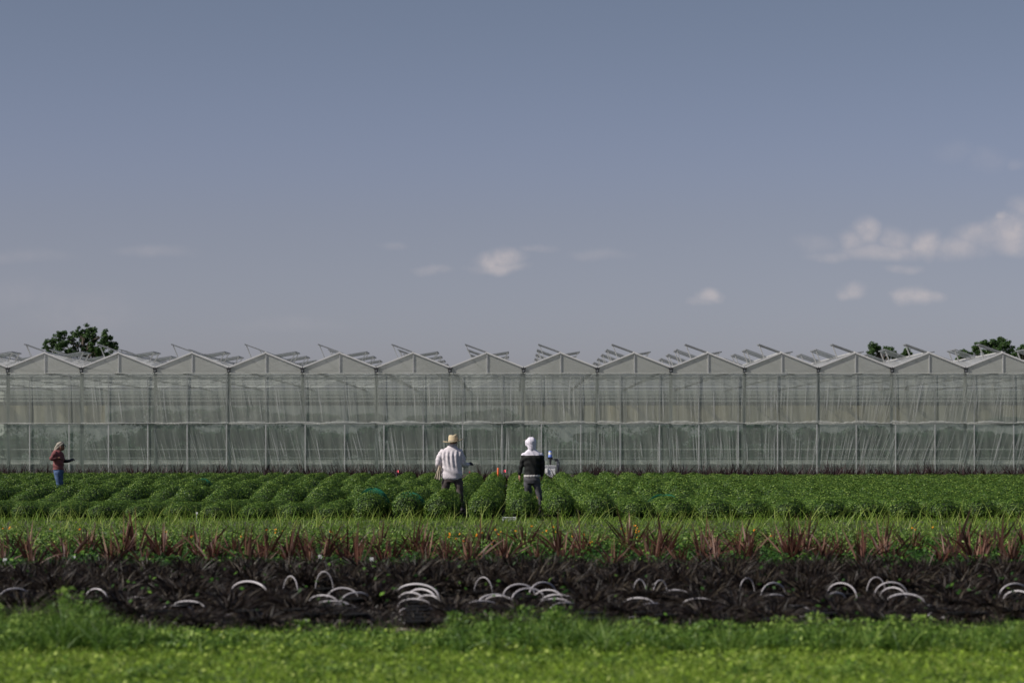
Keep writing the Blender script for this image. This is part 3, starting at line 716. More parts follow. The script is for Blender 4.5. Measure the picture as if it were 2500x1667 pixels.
g = np.random.default_rng(31); P = scatter(26000, -7, 7, 20.25, 24.5); P[:, 2] = g.uniform(0, .09, len(P))
V, F = leaves(g, P, np.tile([0, -.3, 1.], (len(P), 1)), .07, .016, .8)
tag(link_mesh('dark_undergrowth', np_mesh('dark_undergrowth', V, F, g.uniform(0, 1, len(P))**1.5), M['dark']), 'dark fallen and trailing leaves between the dark potted plants', 'undergrowth', kind='stuff')
P = scatter(2200, -7.5, 7.5, 20.6, 28.6); q_ = .5+.5*np.sin(P[:, 0]*3.1+np.sin(P[:, 1]*2)*2); P = P[g.uniform(0, 1, len(P)) < q_*(.25 + .75*(P[:, 1]-20.6)/8)]; P[:, 2] = g.uniform(.12, .33, len(P))
V, F = leaves(g, P, np.tile([0, -.3, 1.], (len(P), 1)), .05, .034, .6)
tag(link_mesh('trailing_leaves', np_mesh('trailing_leaves', V, F, g.uniform(0, 1, len(P))**1.4), M['vine']), 'scattered green leaves trailing among the dark purple plants', 'leaves', kind='stuff')
# ------------------------------------------------------------------ red-leaved row
def red_mesh(seed):
    g = np.random.default_rng(seed); n = 24
    a = g.uniform(0, 2*PI, n); lean = g.uniform(.03, 1, n)**1.6*.95
    P = np.stack([.03*np.cos(a), .03*np.sin(a), np.full(n, .06)], 1)
    D = np.stack([np.cos(a)*lean, np.sin(a)*lean, np.ones(n)], 1)
    V, F = blades(g, P, D, g.uniform(.30, .68, n), g.uniform(.018, .034, n), g.uniform(0, .8, n)**1.4, 5, bulge=1)
    return np_mesh('strap_leaves', V, F, np.repeat(g.uniform(0, 1, n), 5))
red_me = [red_mesh(200+i) for i in range(7)]
reds = [x + 27 + (x*7) % 23 for x in range(0, 2500, 44)] + [10, 62, 160, 205, 282, 335, 395, 455, 520, 590, 640, 715, 760, 800, 845, 905, 935, 1030, 1090, 1135, 1235, 1275, 1370, 1420, 1490, 1540, 1600, 1625, 1715, 1745,
        1810, 1830, 1930, 1965, 2005, 2090, 2160, 2225, 2310, 2345, 2395, 2430, 2470, 2500]
rr = random.Random(9)
for i, px in enumerate(reds):
    Z = (30.0 + rr.uniform(0, 1.6)) if i % 2 else (32.5 + rr.uniform(0, 2.6))
    o = thing('red_leaved_plant', 'reddish brown strap-leaved plant fanning up from the ' + where(px) + ' part of the row', 'plant', (wx(px, Z), Z, .004), rr.uniform(0, 6), 'red strap-leaved plants in a row')
    f = link_mesh('strap_leaves', red_me[i % 7], M['red'], o)
    s = rr.uniform(.66, 1.03); f.scale = (s, s, s*rr.uniform(.95, 1.1))
for i in range(3):      # three taller reddish stalks on the right that stand above the row
    px = (2330, 2455, 2445)[i]; Z = (31.2, 31.4, 31.3)[i]
    o = thing('tall_red_leaf_plant', ('tall pinkish brown leaf blade leaning right above the right end of the row', 'tall pinkish brown leaf blade at the far right edge above the row', 'dark upright leaf blade beside the far right tall one')[i], 'plant', (wx(px, Z), Z, .004), 0)
    g = np.random.default_rng(i+50)
    V, F = blades(g, np.array([[0, 0, .1], [0.02, .02, .1]]), np.array([[.28, 0, 1.], [-.3, .1, 1.]]) if i < 2 else np.array([[.02, 0, 1.], [-.12, 0, 1.]]), np.array([.80, .5]) if i < 2 else np.array([.62, .5]), np.array([.045, .035]), np.array([.05, .1]), 5, bulge=1)
    link_mesh('strap_leaves', np_mesh('strap_leaves', V, F, np.full(len(F), .85 if i < 2 else .1)), M['red'], o)

# ------------------------------------------------------------------ mums in rows
def mum_mesh(seed, nl, L, W, core=True):
    g = np.random.default_rng(seed)
    i = np.arange(nl) + .5
    ph = PI*(1+5**.5)*i; ct = 1 - i/nl*1.42      # slightly under the equator
    st = np.sqrt(np.maximum(0, 1-ct*ct))
    d = np.stack([st*np.cos(ph), st*np.sin(ph), ct], 1)
    lump = 1 + .05*np.sin(d[:, 0]*7+seed)+.05*np.sin(d[:, 1]*8+seed*2)+.05*np.sin(d[:, 2]*9+d[:, 0]*5)
    rad = lump * g.uniform(.86, 1.05, nl)
    P = d*rad[:, None]*np.array([.42, .42, .36]) + np.array([0, 0, .24])
    Nn = d + np.array([0, 0, .25])
    V, F = leaves(g, P, Nn, L, W, .42)
    rn = np.clip(g.uniform(0, 1, nl)**1.7 + (rad-1)*1.5, 0, 1)  # outer leaves take the lighter sparkle tones, sunken leaves the darker ones
    return V, F, rn
mum_me = []
for s in range(6):
    V, F, rn = mum_mesh(s+1, 1700, .047, .029)
    mum_me.append(np_mesh('foliage', V, F, rn))
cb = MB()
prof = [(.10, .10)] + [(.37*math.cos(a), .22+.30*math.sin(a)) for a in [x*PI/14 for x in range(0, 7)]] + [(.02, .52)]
cb.lathe((0, 0, 0), prof, 14); core_me = cb.mesh('shade_core')
pb = MB(); pb.lathe((0, 0, 0), [(.14, 0), (.175, .17), (.19, .175), (.19, .20), (.17, .20)], 16); pot_big = pb.mesh('pot')
rows = [-1.42 + .82*i for i in range(-29, 33)]
spots = []
rm = random.Random(3)
people = [(-1.30, 57.2), (.50, 55.2), (-12.9, 68.6)]
Y = 51.9; j = 0
while Y < 92:
    if True:
        for x0 in rows:
            X = x0 + rm.uniform(-.025, .025); y = Y + rm.uniform(-.06, .06)
            jit = 1.3*math.sin(x0*2.3+1) + .9*math.sin(x0*5.1)
            ys = [50, 53, 56.5, 58.5, 61, 64, 67, 70, 74, 78, 82, 87, 93]
            hl = [.52, .56, .42, .46, .94, .84, .50, .52, .92, .60, .66, .90, .84]
            ff = float(np.interp(y + jit, ys, hl)); kx = 1 if x0 < 5.5 else max(.25, 1 - (x0-5.5)*.25)
            und = (.74 + (ff-.72)*kx if x0 > 2 else ff) + .03*math.sin(y*2.1+x0*3)
            if y < 56 and x0 > 2: und = max(und, .70)
            if y < 57.5 and -3.4 < x0 < 2.4: und = max(und, rm.uniform(.84, .98))
            s = (rm.uniform(.90, .96) * (.85 if x0 < -2 else .87 if x0 < 2 else .98), und*rm.uniform(.97, 1.03))
            if rm.random() < .01: continue
            if any(abs(X-a) < .42 and -.5 < y-b < 2.2 for a, b in people): continue
            if abs(x0+1.42) < .01 and y < 58: X -= .10
            spots.append((X, y, s))
    Y += .56; j += 1
vis = [p for p in spots if abs(p[0]) < 1250*p[1]/FPX*1.0 + .3]
vis.sort(key=lambda p: p[1]); near = vis[:298]; nearset = set(near)
special = {}
for i, (X, y, s) in enumerate(near):
    o = thing('potted_mum', 'round bushy green potted plant in the leafy rows before the greenhouse', 'potted plant', (X, y, .010), rm.uniform(0, 6), 'round green potted plants in rows')
    link_mesh('pot', pot_big, M['pot'], o)
    k = link_mesh('shade_core', core_me, M['core'], o); k.scale = (s[0]*.95, s[0]*.95, s[1]*.93)
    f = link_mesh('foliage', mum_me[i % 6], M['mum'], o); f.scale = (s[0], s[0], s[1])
def label_near(px, py_z, lab):
    X = wx(px, py_z)
    c = [o for o in COL.objects if o.name.startswith('potted_mum') and o.parent is None]
    b = min(c, key=lambda o: (o.location.x-X)**2 + (o.location.y-py_z)**2); b['label'] = lab; return b
label_near(1090, 54.3, 'round bushy green plant directly in front of the man in the straw hat')
label_near(1290, 53.0, 'round bushy green plant directly in front of the hooded man')
rest = [p for p in spots if p not in nearset]
rest_parts = []
lod = [mum_mesh(s+40, 820, .058, .036) for s in range(4)]
cV = np.array([v.co[:] for v in core_me.vertices]);
cF4 = np.array([list(p.vertices) for p in core_me.polygons if len(p.vertices) == 4])
Vs, Fs, Rs, b = [], [], [], 0
Vc, Fc, bc = [], [], 0
for i, (X, y, s) in enumerate(rest):
    V, F, r = lod[i % 4]; a = rm.uniform(0, 6); ca, sa = math.cos(a), math.sin(a)
    Rm = np.array([[ca, -sa, 0], [sa, ca, 0], [0, 0, 1]])
    W_ = (V*np.array([s[0], s[0], s[1]])) @ Rm.T + np.array([X, y, .01]); Vs.append(W_); Fs.append(F+b); b += len(V); Rs.append(r)
    Vc.append(cV*np.array([s[0]*.95, s[0]*.95, s[1]*.93]) + np.array([X, y, .01])); Fc.append(cF4 + bc); bc += len(cV)
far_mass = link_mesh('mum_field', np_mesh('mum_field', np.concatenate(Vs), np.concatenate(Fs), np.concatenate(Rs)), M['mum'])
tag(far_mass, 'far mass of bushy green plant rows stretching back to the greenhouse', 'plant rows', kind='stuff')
link_mesh('shade_core', np_mesh('shade_core', np.concatenate(Vc), np.concatenate(Fc)), M['core'], far_mass)

# teal nets over some mounds
def net(px, Z, lab, zs=1.0):
    X = wx(px, Z)
    c = min(near + rest, key=lambda p: (p[0]-X)**2 + (p[1]-Z)**2)
    o = thing('plant_net', lab, 'net', (c[0], c[1], .01), 0, 'teal nets over plants')
    b = MB()
    A, B, Cc = .46*c[2][0], .46*c[2][0], .395*c[2][1]
    def pt(th, ph): return (A*math.sin(th)*math.cos(ph), B*math.sin(th)*math.sin(ph), .24*c[2][1] + Cc*math.cos(th)*(1+.03*math.sin(5*ph)))
    for k in range(64):
        ph = 2*PI*k/64; b.tube([pt(.12+1.25*t/9, ph + .5*t/9) for t in range(10)], .0022, 3, cap=False)
        b.tube([pt(.12+1.25*t/9, ph - .5*t/9) for t in range(10)], .0022, 3, cap=False)
    b.build('mesh_cover', M['net'], o)
net(872, 53.2, 'teal mesh net over a round plant left of the man in the straw hat')
net(985, 52.6, 'teal mesh net over the front plant just left of the man in the straw hat')
net(1345, 60, 'teal mesh net over the plant just right of the hooded man')
net(1590, 56, 'teal mesh net over a plant in the rows to the right of the hooded man')
net(490, 75, 'small teal net over a plant in the far left rows')

# purple grass row in front of the greenhouse
def pg_mesh(seed):
    g = np.random.default_rng(seed); n = 90
    a = g.uniform(0, 2*PI, n); lean = g.uniform(.05, .9, n)
    P = np.stack([.05*np.cos(a), .05*np.sin(a), np.full(n, .0)], 1)
    D = np.stack([np.cos(a)*lean, np.sin(a)*lean, np.ones(n)], 1)
    V, F = blades(g, P, D, g.uniform(.38, .82, n), g.uniform(.03, .055, n), g.uniform(.1, .9, n), 3)
    return np_mesh('grass_blades', V, F, np.repeat(g.uniform(0, 1, n), 3))
pg = [pg_mesh(300+i) for i in range(5)]
M['pgrass'] = leafmat('purple_grass_blade', (.018, .008, .009), (.035, .016, .017), (.07, .035, .03), trans=.2)
X = -21.5; i = 0
while X < 21.5:
    gap = -2.5 < X < 2.5
    for q in range(1 if gap else 2):
        Z = 95.5 + q*1.3 + rm.uniform(-.2, .2)
        o = thing('purple_grass', 'dark purple-red tufted grass in the thin row before the greenhouse wall', 'ornamental grass', (X + q*.2, Z, .008), rm.uniform(0, 6), 'purple grass tufts before the greenhouse')
        o['kind'] = 'thing'; f = link_mesh('grass_blades', pg[i % 5], M['pgrass'], o); s = rm.uniform(.85, 1.12); f.scale = (s, s, s*1.42); i += 1
    X += rm.uniform(.75, 1.1) if gap else rm.uniform(.42, .6)

# ------------------------------------------------------------------ greenhouse
GZ = 131.26; BW = 4.0
GX0 = wx(109, GZ)                     # x of the ridge of the first whole bay
gh = thing('greenhouse', 'long multi-span greenhouse with wrinkled plastic walls and open roof vents', 'greenhouse', (0, GZ, 0))
ZR, ZE, ZT, ZM = wz(860, GZ), wz(896, GZ), wz(911.5, GZ), wz(1034, GZ)
DEPTH = 56.0
bays = list(range(-3, 17))
rg = random.Random(11)
XL, XR_ = GX0 + BW*(bays[0]-.5), GX0 + BW*(bays[-1]+.5)
def slant(px):   # how folds lean across the wall: bottom shift per metre of height
    return float(np.interp(px, [250, 500, 800, 1100, 1250, 1500, 1800, 2000, 2200, 2500], [.22, .26, .20, .07, -.02, .05, .05, -.12, -.34, -.22]))
for n in bays:
    xc = GX0 + BW*n; x0, x1 = xc - BW/2, xc + BW/2; vx = x0
    pxc = CX + xc*kk(GZ)
    # gable end
    b = MB()
    b.add([(x0+.03, 0, ZT), (x1-.03, 0, ZT), (x1-.03, 0, ZE), (xc, 0, ZR-.05), (x0+.03, 0, ZE)], [(0,1,2,3,4)])
    b.build('gable_panel', M['gable'], gh)
    b = MB()
    b.bar((x0+.02, -.03, ZE-.01), (xc, -.03, ZR-.02), .08, .07); b.bar((xc, -.03, ZR-.02), (x1-.02, -.03, ZE-.01), .08, .07)
    b.build('gable_trim', M['white_metal'], gh)
    b = MB(); b.bar((xc+.02, -.02, ZT), (xc+.02, -.02, ZR-.08), .05, .05); b.bar((xc-.75, .05, ZR-.42), (xc-.2, .05, ZT+.25), .03, .03)
    b.build('gable_mullion', M['alu'], gh)
    # roof slopes
    for sgn in (-1, 1):
        b = MB(); xe = xc + sgn*(BW/2-.04)
        b.add([(xc, -.02, ZR), (xc, DEPTH, ZR), (xe, DEPTH, ZE), (xe, -.02, ZE)], [(0,1,2,3) if sgn > 0 else (3,2,1,0)])
        b.build('roof_panel', M['rooffilm'], gh)
    b = MB()
    b.bar((xc, 0, ZR+.02), (xc, DEPTH, ZR+.02), .07, .06)
    for q in range(1, 5):
        yy = q*12.0
        for sgn in (-1, 1): b.bar((xc, yy, ZR-.06), (xc+sgn*(BW/2-.1), yy, ZE-.03), .04, .05)
    b.build('ridge_bar', M['alu'], gh)
    # gutter, column and downpipe end at the valley left of the bay
    b = MB()
    b.box((vx-.09, -.06, ZE-.30), (vx+.09, .0, ZE-.03)); b.box((vx-.12, -.08, ZE-.14), (vx+.12, -.055, ZE-.05)); b.box((vx-.12, -.05, ZE-.04), (vx+.12, DEPTH, ZE+.02))
    b.build('gutter', M['gutter'], gh)
    b = MB(); b.box((vx-.05, -.085, ZE-.25), (vx+.045, -.062, ZE-.16)); b.build('gutter_bracket', M['steel'], gh)
    b = MB(); b.box((vx-.085, .08, 0), (vx+.085, .22, ZE-.31)); b.build('column', M['column'], gh)
    # wall film, upper and lower, with folds
    wob = rg.uniform(0, 9); wrinkly = float(np.interp(pxc, [0, 230, 420], [.12, .3, 1.0]))
    for (za, zb, nm) in ((ZM+.02, ZT-.02, 'upper_wall_film'), (.02, ZM-.04, 'lower_wall_film')):
        b = MB()
        sheet_grid(b, x0, x1, za, zb, 40, 8, lambda x, z: -.03 + .012*math.sin(x*9+wob+z) + .008*math.sin(x*21+z*2))
        nf = int((40 if nm[0] == 'l' else 24)*wrinkly*(.75 if pxc < 1000 else 1)) + 2
        for q in range(nf):
            xa = rg.uniform(x0, x1); hh = (zb-za)
            t0, t1 = (rg.uniform(.0, .35), rg.uniform(.6, 1.0)) if rg.random() < .7 else (0.0, rg.uniform(.85, 1.0))
            if nm[0] == 'u': t0, t1 = (rg.uniform(0, .35) if rg.random() < .6 else 0, rg.uniform(.5, 1.0))
            sl_ = slant(CX + xa*kk(GZ)) * rg.uniform(.7, 1.3) * (1 if nm[0] == 'l' else .55) + rg.gauss(0, .03)
            wmax = rg.uniform(.004, .012) if rg.random() < .86 else rg.uniform(.014, .034)
            ns = 12; vs = []; ph = rg.uniform(0, 6); am = rg.uniform(.004, .02)
            for k in range(ns+1):
                t = t0+(t1-t0)*k/ns; z = za+hh*t
                x = xa + sl_*(zb-z)*(1.0 if nm[0] == 'l' else 1.0) + am*math.sin(ph+t*7)
                w = wmax*(math.sin(PI*min(1, max(0.02, (k+.3)/ns)))**.7 if k < ns else .05)
                y = -.052 - (0.004*(q % 5))
                vs += [(x-w, y+.002, z), (x, y-.003, z), (x+w, y+.002, z)]
            fs = []
            for k in range(ns):
                a = 3*k; fs += [(a, a+1, a+4, a+3), (a+1, a+2, a+5, a+4)]
            b.add(vs, fs, 1)
        b.build(nm, [M['wallfilm'] if nm[0] == 'l' else M['upfilm'], M['fold']], gh, smooth=True)
    # bunched film above the middle rail
    b = MB(); ns = 60; vs = []; fs = []
    amp = float(np.interp(pxc, [0, 250, 700, 1100], [.02, .04, .10, .13]))
    for k in range(ns+1):
        x = x0+(x1-x0)*k/ns
        lob = abs(math.sin((x+wob)*1.35))**1.5*.75 + .25*abs(math.sin(x*6.1+wob)) + rg.uniform(0, .22)
        h_ = .025 + amp*lob
        vs += [(x, -.07, ZM-.03), (x+rg.uniform(-.02, .02), -.12-rg.uniform(0, .02), ZM+h_*.45), (x+rg.uniform(-.03, .03), -.065, ZM+h_)]
    for k in range(ns): a = 3*k; fs += [(a, a+3, a+4, a+1), (a+1, a+4, a+5, a+2)]
    b.add(vs, fs); b.build('bunched_film', M['bunch'], gh, smooth=True)
    # top edge roll
    b = MB(); pts = [(x0+.02+(BW-.04)*k/24, -.06, ZT + .018*math.sin(k*.5+wob) + rg.uniform(-.008, .008)) for k in range(25)]
    b.tube(pts, [rg.uniform(.025, .038) for _ in pts], 6); b.build('film_roll', M['bunch'], gh, smooth=True)
    b = MB(); b.tube([(x0, -.075, ZM), (x1, -.075, ZM)], .018, 6); b.build('lock_rail', M['alu'], gh, smooth=True)
    b = MB(); b.tube([(x0, -.075, ZT-.14), (x1, -.075, ZT-.14)], .007, 5); b.build('top_wire', M['steel'], gh)
# studs
for n in range(-7, 33):
    x = wx(73 + 96.04*n, GZ)
    b = MB(); b.box((x-.026, -.085, 0), (x+.026, -.066, ZM-.03), 1); b.box((x-.020, -.085, ZM+.03), (x+.020, -.066, ZT-.04)); b.build('stud', [M['stud'], M['alu']], gh)
# side and back walls
b = MB()
for xs in (XL, XR_): b.add([(xs, 0, 0), (xs, DEPTH, 0), (xs, DEPTH, ZE), (xs, 0, ZE)], [(0,1,2,3)])
b.build('side_wall_film', M['gable'], gh)
b = MB(); b.add([(XL, DEPTH, 0), (XR_, DEPTH, 0), (XR_, DEPTH, ZE), (XL, DEPTH, ZE)], [(0,1,2,3)]); b.build('back_wall_film', M['gable'], gh)
sheet('greenhouse_floor', XL, XR_, GZ+.1, GZ+DEPTH-.1, .012, M['floor'])
# inner pipes seen as darker bars, bench rails seen as pale bars
for (py, t, dy, mk) in ((948, .07, .3, 'gutter'), (965, .05, .3, 'gutter'), (973.5, .09, .15, 'gutter'), (985, .20, .6, 'gutter'),
                        (1096.5, .035, .12, 'bench'), (1117.5, .05, .35, 'bench')):
    z = wz(py, GZ+dy); b = MB(); b.box((XL, dy, z-t/2), (XR_, dy+.05, z+t/2)); b.build('inner_rail', M[mk], gh)
z0, z1 = wz(1133, GZ+.8), wz(1122.5, GZ+.8)
b = MB(); b.box((XL, .8, z0), (XR_, .85, z1)); b.build('bench_edge', M['bench'], gh)
b = MB()
for n in range(-3, 17):
    xx = GX0 + BW*n; 
    for q in (-1.2, 1.2): b.box((xx+q-.04, .9, 0), (xx+q+.04, .98, z0))
b.build('bench_leg', M['steel'], gh)
b = MB(); b.box((XL, .92, z0+.02), (XR_, 2.6, z0+.08)); b.build('bench_top', M['steel'], gh)
# rear truss girders
for q in range(1, 6):
    b = MB(); yy = q*4.0
    b.box((XL, yy, ZE-.5), (XR_, yy+.05, ZE-.45)); b.box((XL, yy, ZE-.12), (XR_, yy+.05, ZE-.07))
    b.build('truss', M['steel'], gh)
# tan shade curtain
for (xa, xb, yy) in ((wx(1265, GZ+6), wx(1560, GZ+6), 5.5), (wx(1560, GZ+6), wx(2600, GZ+6), 6.2), (wx(-120, GZ+6), wx(250, GZ+6), 7.0)):
    b = MB(); z0, z1 = wz(1034, GZ+yy), wz(988, GZ+yy)
    sheet_grid(b, xa, xb, z0, z1, 60, 4, lambda x, z: yy + .06*math.sin(x*5) + .03*math.sin(x*13))
    b.build('shade_curtain', M['tan'], gh, smooth=True)

# open roof vents
def vent(sgn, xc, y0, ln, parent, mb=None, name='roof_vent'):
    up = R(20) if sgn < 0 else R(9.5); Lw = 1.22 if sgn < 0 else 1.16
    dx, dz = sgn*math.cos(up), math.sin(up)
    hx, hz = xc + sgn*.03, ZR + .04
    b = mb[0] if mb else MB(); fr = mb[1] if mb else MB(); st = mb[2] if mb else MB()
    bars = []
    b.add([(hx, y0, hz), (hx, y0+ln, hz), (hx+dx*Lw, y0+ln, hz+dz*Lw), (hx+dx*Lw, y0, hz+dz*Lw)], [(0,1,2,3)])
    for (a, c) in (((0, y0), (Lw, y0)), ((0, y0+ln), (Lw, y0+ln)), ((Lw, y0), (Lw, y0+ln)), ((0, y0+ln/2), (Lw, y0+ln/2))):
        fr.bar((hx+dx*a[0], a[1], hz+dz*a[0]-.01), (hx+dx*c[0], c[1], hz+dz*c[0]-.01), .04, .055)
    for f in ((.15, .85) if ln > 1.5 else (.3,)):
        yy = y0 + ln*f; tx, tz = hx+dx*Lw*.97, hz+dz*Lw*.97
        bx = xc + sgn*.85; bz = ZR - .85*math.tan(R(21.8)) + .03
        bars.append(((tx, yy, tz), (bx, yy+.05, bz), .034)); bars.append(((tx, yy+.16, tz), (bx, yy+.3, bz), .026))
    if mb:
        for q in bars: st.bar(*q)
    else:
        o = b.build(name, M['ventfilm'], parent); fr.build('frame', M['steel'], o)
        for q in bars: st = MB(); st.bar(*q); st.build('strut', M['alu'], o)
cands = []
for n in bays:
    xc = GX0 + BW*n; pxc = CX + xc*kk(GZ)
    for i in range(7):
        cands.append((-1, xc, .35 if i == 0 else 7.2*i + .3, 1.0 if i == 0 else 2.7, i, pxc))
        cands.append((1, xc, 5.0 + 7.0*i, 2.7, i, pxc))
def vscore(c):
    s, xc, y0, ln, i, pxc = c
    out = 0 if -90 < pxc < 2590 else 30
    side = (pxc-1245)/1250
    hidden = max(0, (i+(1 if s > 0 else 0))*(abs(side)*1.0))
    wrong = (i*2.0 if s*side > 0.02 else 0)
    return out + i + hidden + wrong
cands.sort(key=vscore)
for c in cands[:98]: vent(c[0], c[1], c[2], c[3], gh)
mb = (MB(), MB(), MB())
for c in cands[98:]: vent(c[0], c[1], c[2], c[3], gh, mb)
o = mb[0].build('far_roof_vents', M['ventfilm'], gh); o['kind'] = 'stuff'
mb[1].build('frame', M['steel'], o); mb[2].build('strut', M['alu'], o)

# plants inside the greenhouse
g = np.random.default_rng(77); Ps = []
def blob(x, y, z, rx, ry, rz, n):
    d = unit(g.normal(0, 1, (n, 3))); r = g.uniform(.3, 1, (n, 1))**.5
    Ps.append(d*r*np.array([rx, ry, rz]) + np.array([x, y, z]))
for (px, py, rx, rz) in ((365, 1018, 1.9, .55), (300, 1020, 1.0, .4), (480, 1020, 1.6, .5), (560, 1010, .9, .45), (620, 1012, 1.0, .55), (680, 1022, 1.1, .3), (770, 1020, 1.5, .25),
                         (1215, 1018, 1.1, .5), (1250, 1025, .6, .35), (900, 1020, 1.2, .25), (1060, 1022, 1.8, .22), (1160, 1015, .9, .3), (2460, 1028, 1.2, .25)):
    Z = GZ + 4.5; blob(wx(px, Z), 4.5+GZ, wz(py, Z), rx, .8, rz, int(700*rx))
for q in range(60):
    px = -60 + q*44 + g.uniform(-15, 15); Z = GZ + g.uniform(2.9, 3.6)
    dens_ = float(np.interp(px, [0, 230, 320, 1200, 1300, 1480, 1560, 2600], [.25, .35, 1, 1, .55, .6, 1, 1]))
    if g.uniform() > dens_: continue
    blob(wx(px, Z), Z, wz(g.uniform(1058, 1082), Z), g.uniform(.6, 1.1), .5, g.uniform(.35, .62)*dens_, int(900*dens_))
for q in range(90):
    px = -80 + q*30; Z = GZ + g.uniform(4, 8); d_ = float(np.interp(px, [0, 250, 330, 2600], [.55, .6, 1, 1]))
    if g.uniform() < d_: blob(wx(px, Z), Z, wz(g.uniform(1085, 1118), Z), .95, .6, .75*g.uniform(.7, 1.1), 650)
for q in range(110):
    px = -80 + q*25; Z = GZ + g.uniform(9, 16)
    blob(wx(px, Z), Z, g.uniform(.7, 2.3), 1.1, .6, .7, 300)
for q in range(50):
    px = -60 + q*52; Z = GZ + 2.2
    blob(wx(px, Z), Z, wz(1143, Z), .9, .5, .22, 300)
Pq = np.concatenate(Ps); V, F = leaves(g, Pq, np.tile([0, -.4, 1.], (len(Pq), 1)), .16, .11, .8)
tag(link_mesh('greenhouse_plants', np_mesh('greenhouse_plants', V, F, g.uniform(0, 1, len(Pq))), M['inner']), 'blurred dark green plants growing inside the greenhouse behind the plastic', 'plants', kind='stuff')

# ------------------------------------------------------------------ trees behind
def tree(label, Z, clumps, trunk_px, leaf=.32, seed=1, dens=1.0):
    g = np.random.default_rng(seed)
    base = Vector((wx(trunk_px, Z), Z, 0))
    t = thing('tree', label, 'tree', base)
    k = kk(Z); parts = []
    tr = MB(); top = max(wz(c[1], Z) for c in clumps); low = min(wz(c[1], Z) for c in clumps)
    tr.tube([(0, 0, 0), (.05, 0, low*.5), (0, .1, low), (.1, 0, top*.95)], [.34, .26, .2, .05], 9)
    tr.build('trunk', M['bark'], t, smooth=True)
    lm = MB()
    for (px, py, rx, ry) in clumps:
        c = np.array([wx(px, Z)-base.x, g.uniform(-.9, .9), wz(py, Z)]); a, bz = rx/k, ry/k
        lm.tube([(0, 0, max(low*.8, c[2]-bz*2-1.2)), tuple(c*np.array([.5, .5, 1]) - np.array([0, 0, bz*.9])), tuple(c)], [.10, .06, .02], 5)
        ns = max(5, int(9*a*bz/.5*dens))
        for q in range(min(int(ns*3.2), 120)):
            d = unit(g.normal(0, 1, (1, 3)))[0]*g.uniform(.1, 1.35); cc = c + d*np.array([a, min(a, 1.6), bz]); sr = g.uniform(.12, .27)
            n = int(85*sr/.3)
            dd = unit(g.normal(0, 1, (n, 3))); P = cc + dd*sr*(g.uniform(.2, 1, (n, 1))**.5)*np.array([1.1, 1, .8])
            V, F = leaves(g, P, dd + np.array([0, 0, .5]), leaf*.5, leaf*.3, .8)
            parts.append((V, F, np.clip(g.uniform(0, .8, n)+g.uniform(-.1, .2), 0, 1)))
    lm.build('limbs', M['bark'], t, smooth=True)
    V, F, r = cat(parts); link_mesh('crown', np_mesh('crown', V, F, r), M['tree'], t)
tree('large dark leafy tree rising behind the left end of the greenhouse roof', 205,
     [(128, 835, 18, 14), (150, 818, 14, 14), (118, 852, 14, 12), (150, 846, 22, 16), (176, 830, 14, 16), (195, 812, 12, 12), (212, 806, 16, 12), (205, 830, 22, 18),
      (228, 826, 12, 14), (218, 850, 30, 16), (258, 818, 11, 12), (264, 836, 14, 12), (280, 846, 9, 10), (250, 852, 22, 12), (180, 862, 40, 14), (236, 868, 40, 14), (140, 870, 30, 12)], 200, seed=4)
tree('small round tree showing between the vents on the right of the roof', 215,
     [(2133, 846, 10, 10), (2145, 858, 16, 12), (2126, 860, 9, 8), (2168, 856, 14, 10), (2180, 866, 12, 9), (2160, 872, 24, 8)], 2150, seed=6)
tree('small treetop poking up beside a vent right of the round tree', 215,
     [(2212, 858, 7, 6), (2216, 866, 9, 7), (2205, 872, 12, 6)], 2212, seed=8)
tree('broad dark tree behind the greenhouse roof near the right edge', 205,
     [(2388, 850, 12, 10), (2398, 840, 11, 9), (2420, 842, 14, 12), (2440, 848, 18, 12), (2447, 832, 9, 8), (2462, 842, 10, 9), (2410, 860, 26, 10), (2455, 862, 22, 8), (2350, 860, 14, 10), (2352, 872, 16, 8)], 2425, seed=9)
tree('partly cut off tree at the right edge behind the last roof bay', 210,
     [(2490, 852, 12, 8), (2482, 864, 14, 9), (2500, 860, 14, 12), (2515, 850, 14, 12)], 2500, seed=12)

# ------------------------------------------------------------------ small things by the greenhouse and in the rows
def flag(px, py, Z, mk, lab, name='marker_flag', w=.10, h=.09):
    z = wz(py, Z); o = thing(name, lab, 'flag', (wx(px, Z), Z, .008))
    b = MB(); b.tube([(0, 0, 0), (0, 0, z+h/2)], .006, 5); b.build('wire', M['steel'], o)
    b = MB(); sheet_grid(b, 0, w, z-h/2, z+h/2, 6, 2, lambda x, zz: .02*math.sin(x*50)); m_ = b.build('flag_cloth', M[mk], o, smooth=True)
flag(968, 1151, 87.5, 'pink', 'small pink flag far left of the straw hat man, by the purple grass', w=.08, h=.08)
flag(1144, 1153, 87.5, 'pink', 'small pink flag just right of the straw hat man', w=.05, h=.06)
flag(1229, 1150, 87.5, 'pink', 'pink flag between the orange marker and the hooded man', w=.09, h=.09)
flag(1802, 1220, 53.5, 'navy', 'tiny navy blue flag among the green plants on the right', w=.05, h=.11)
o = thing('marker_stake', 'short orange plastic marker tube between the two men near the greenhouse', 'marker', (wx(1216, 87.5), 87.5, .008))
b = MB(); zt = wz(1142, 87.5); b.lathe((0, 0, 0), [(.03, 0), (.034, zt*.5), (.036, zt-.03), (.026, zt)], 12); b.build('tube', M['orange'], o, smooth=True)

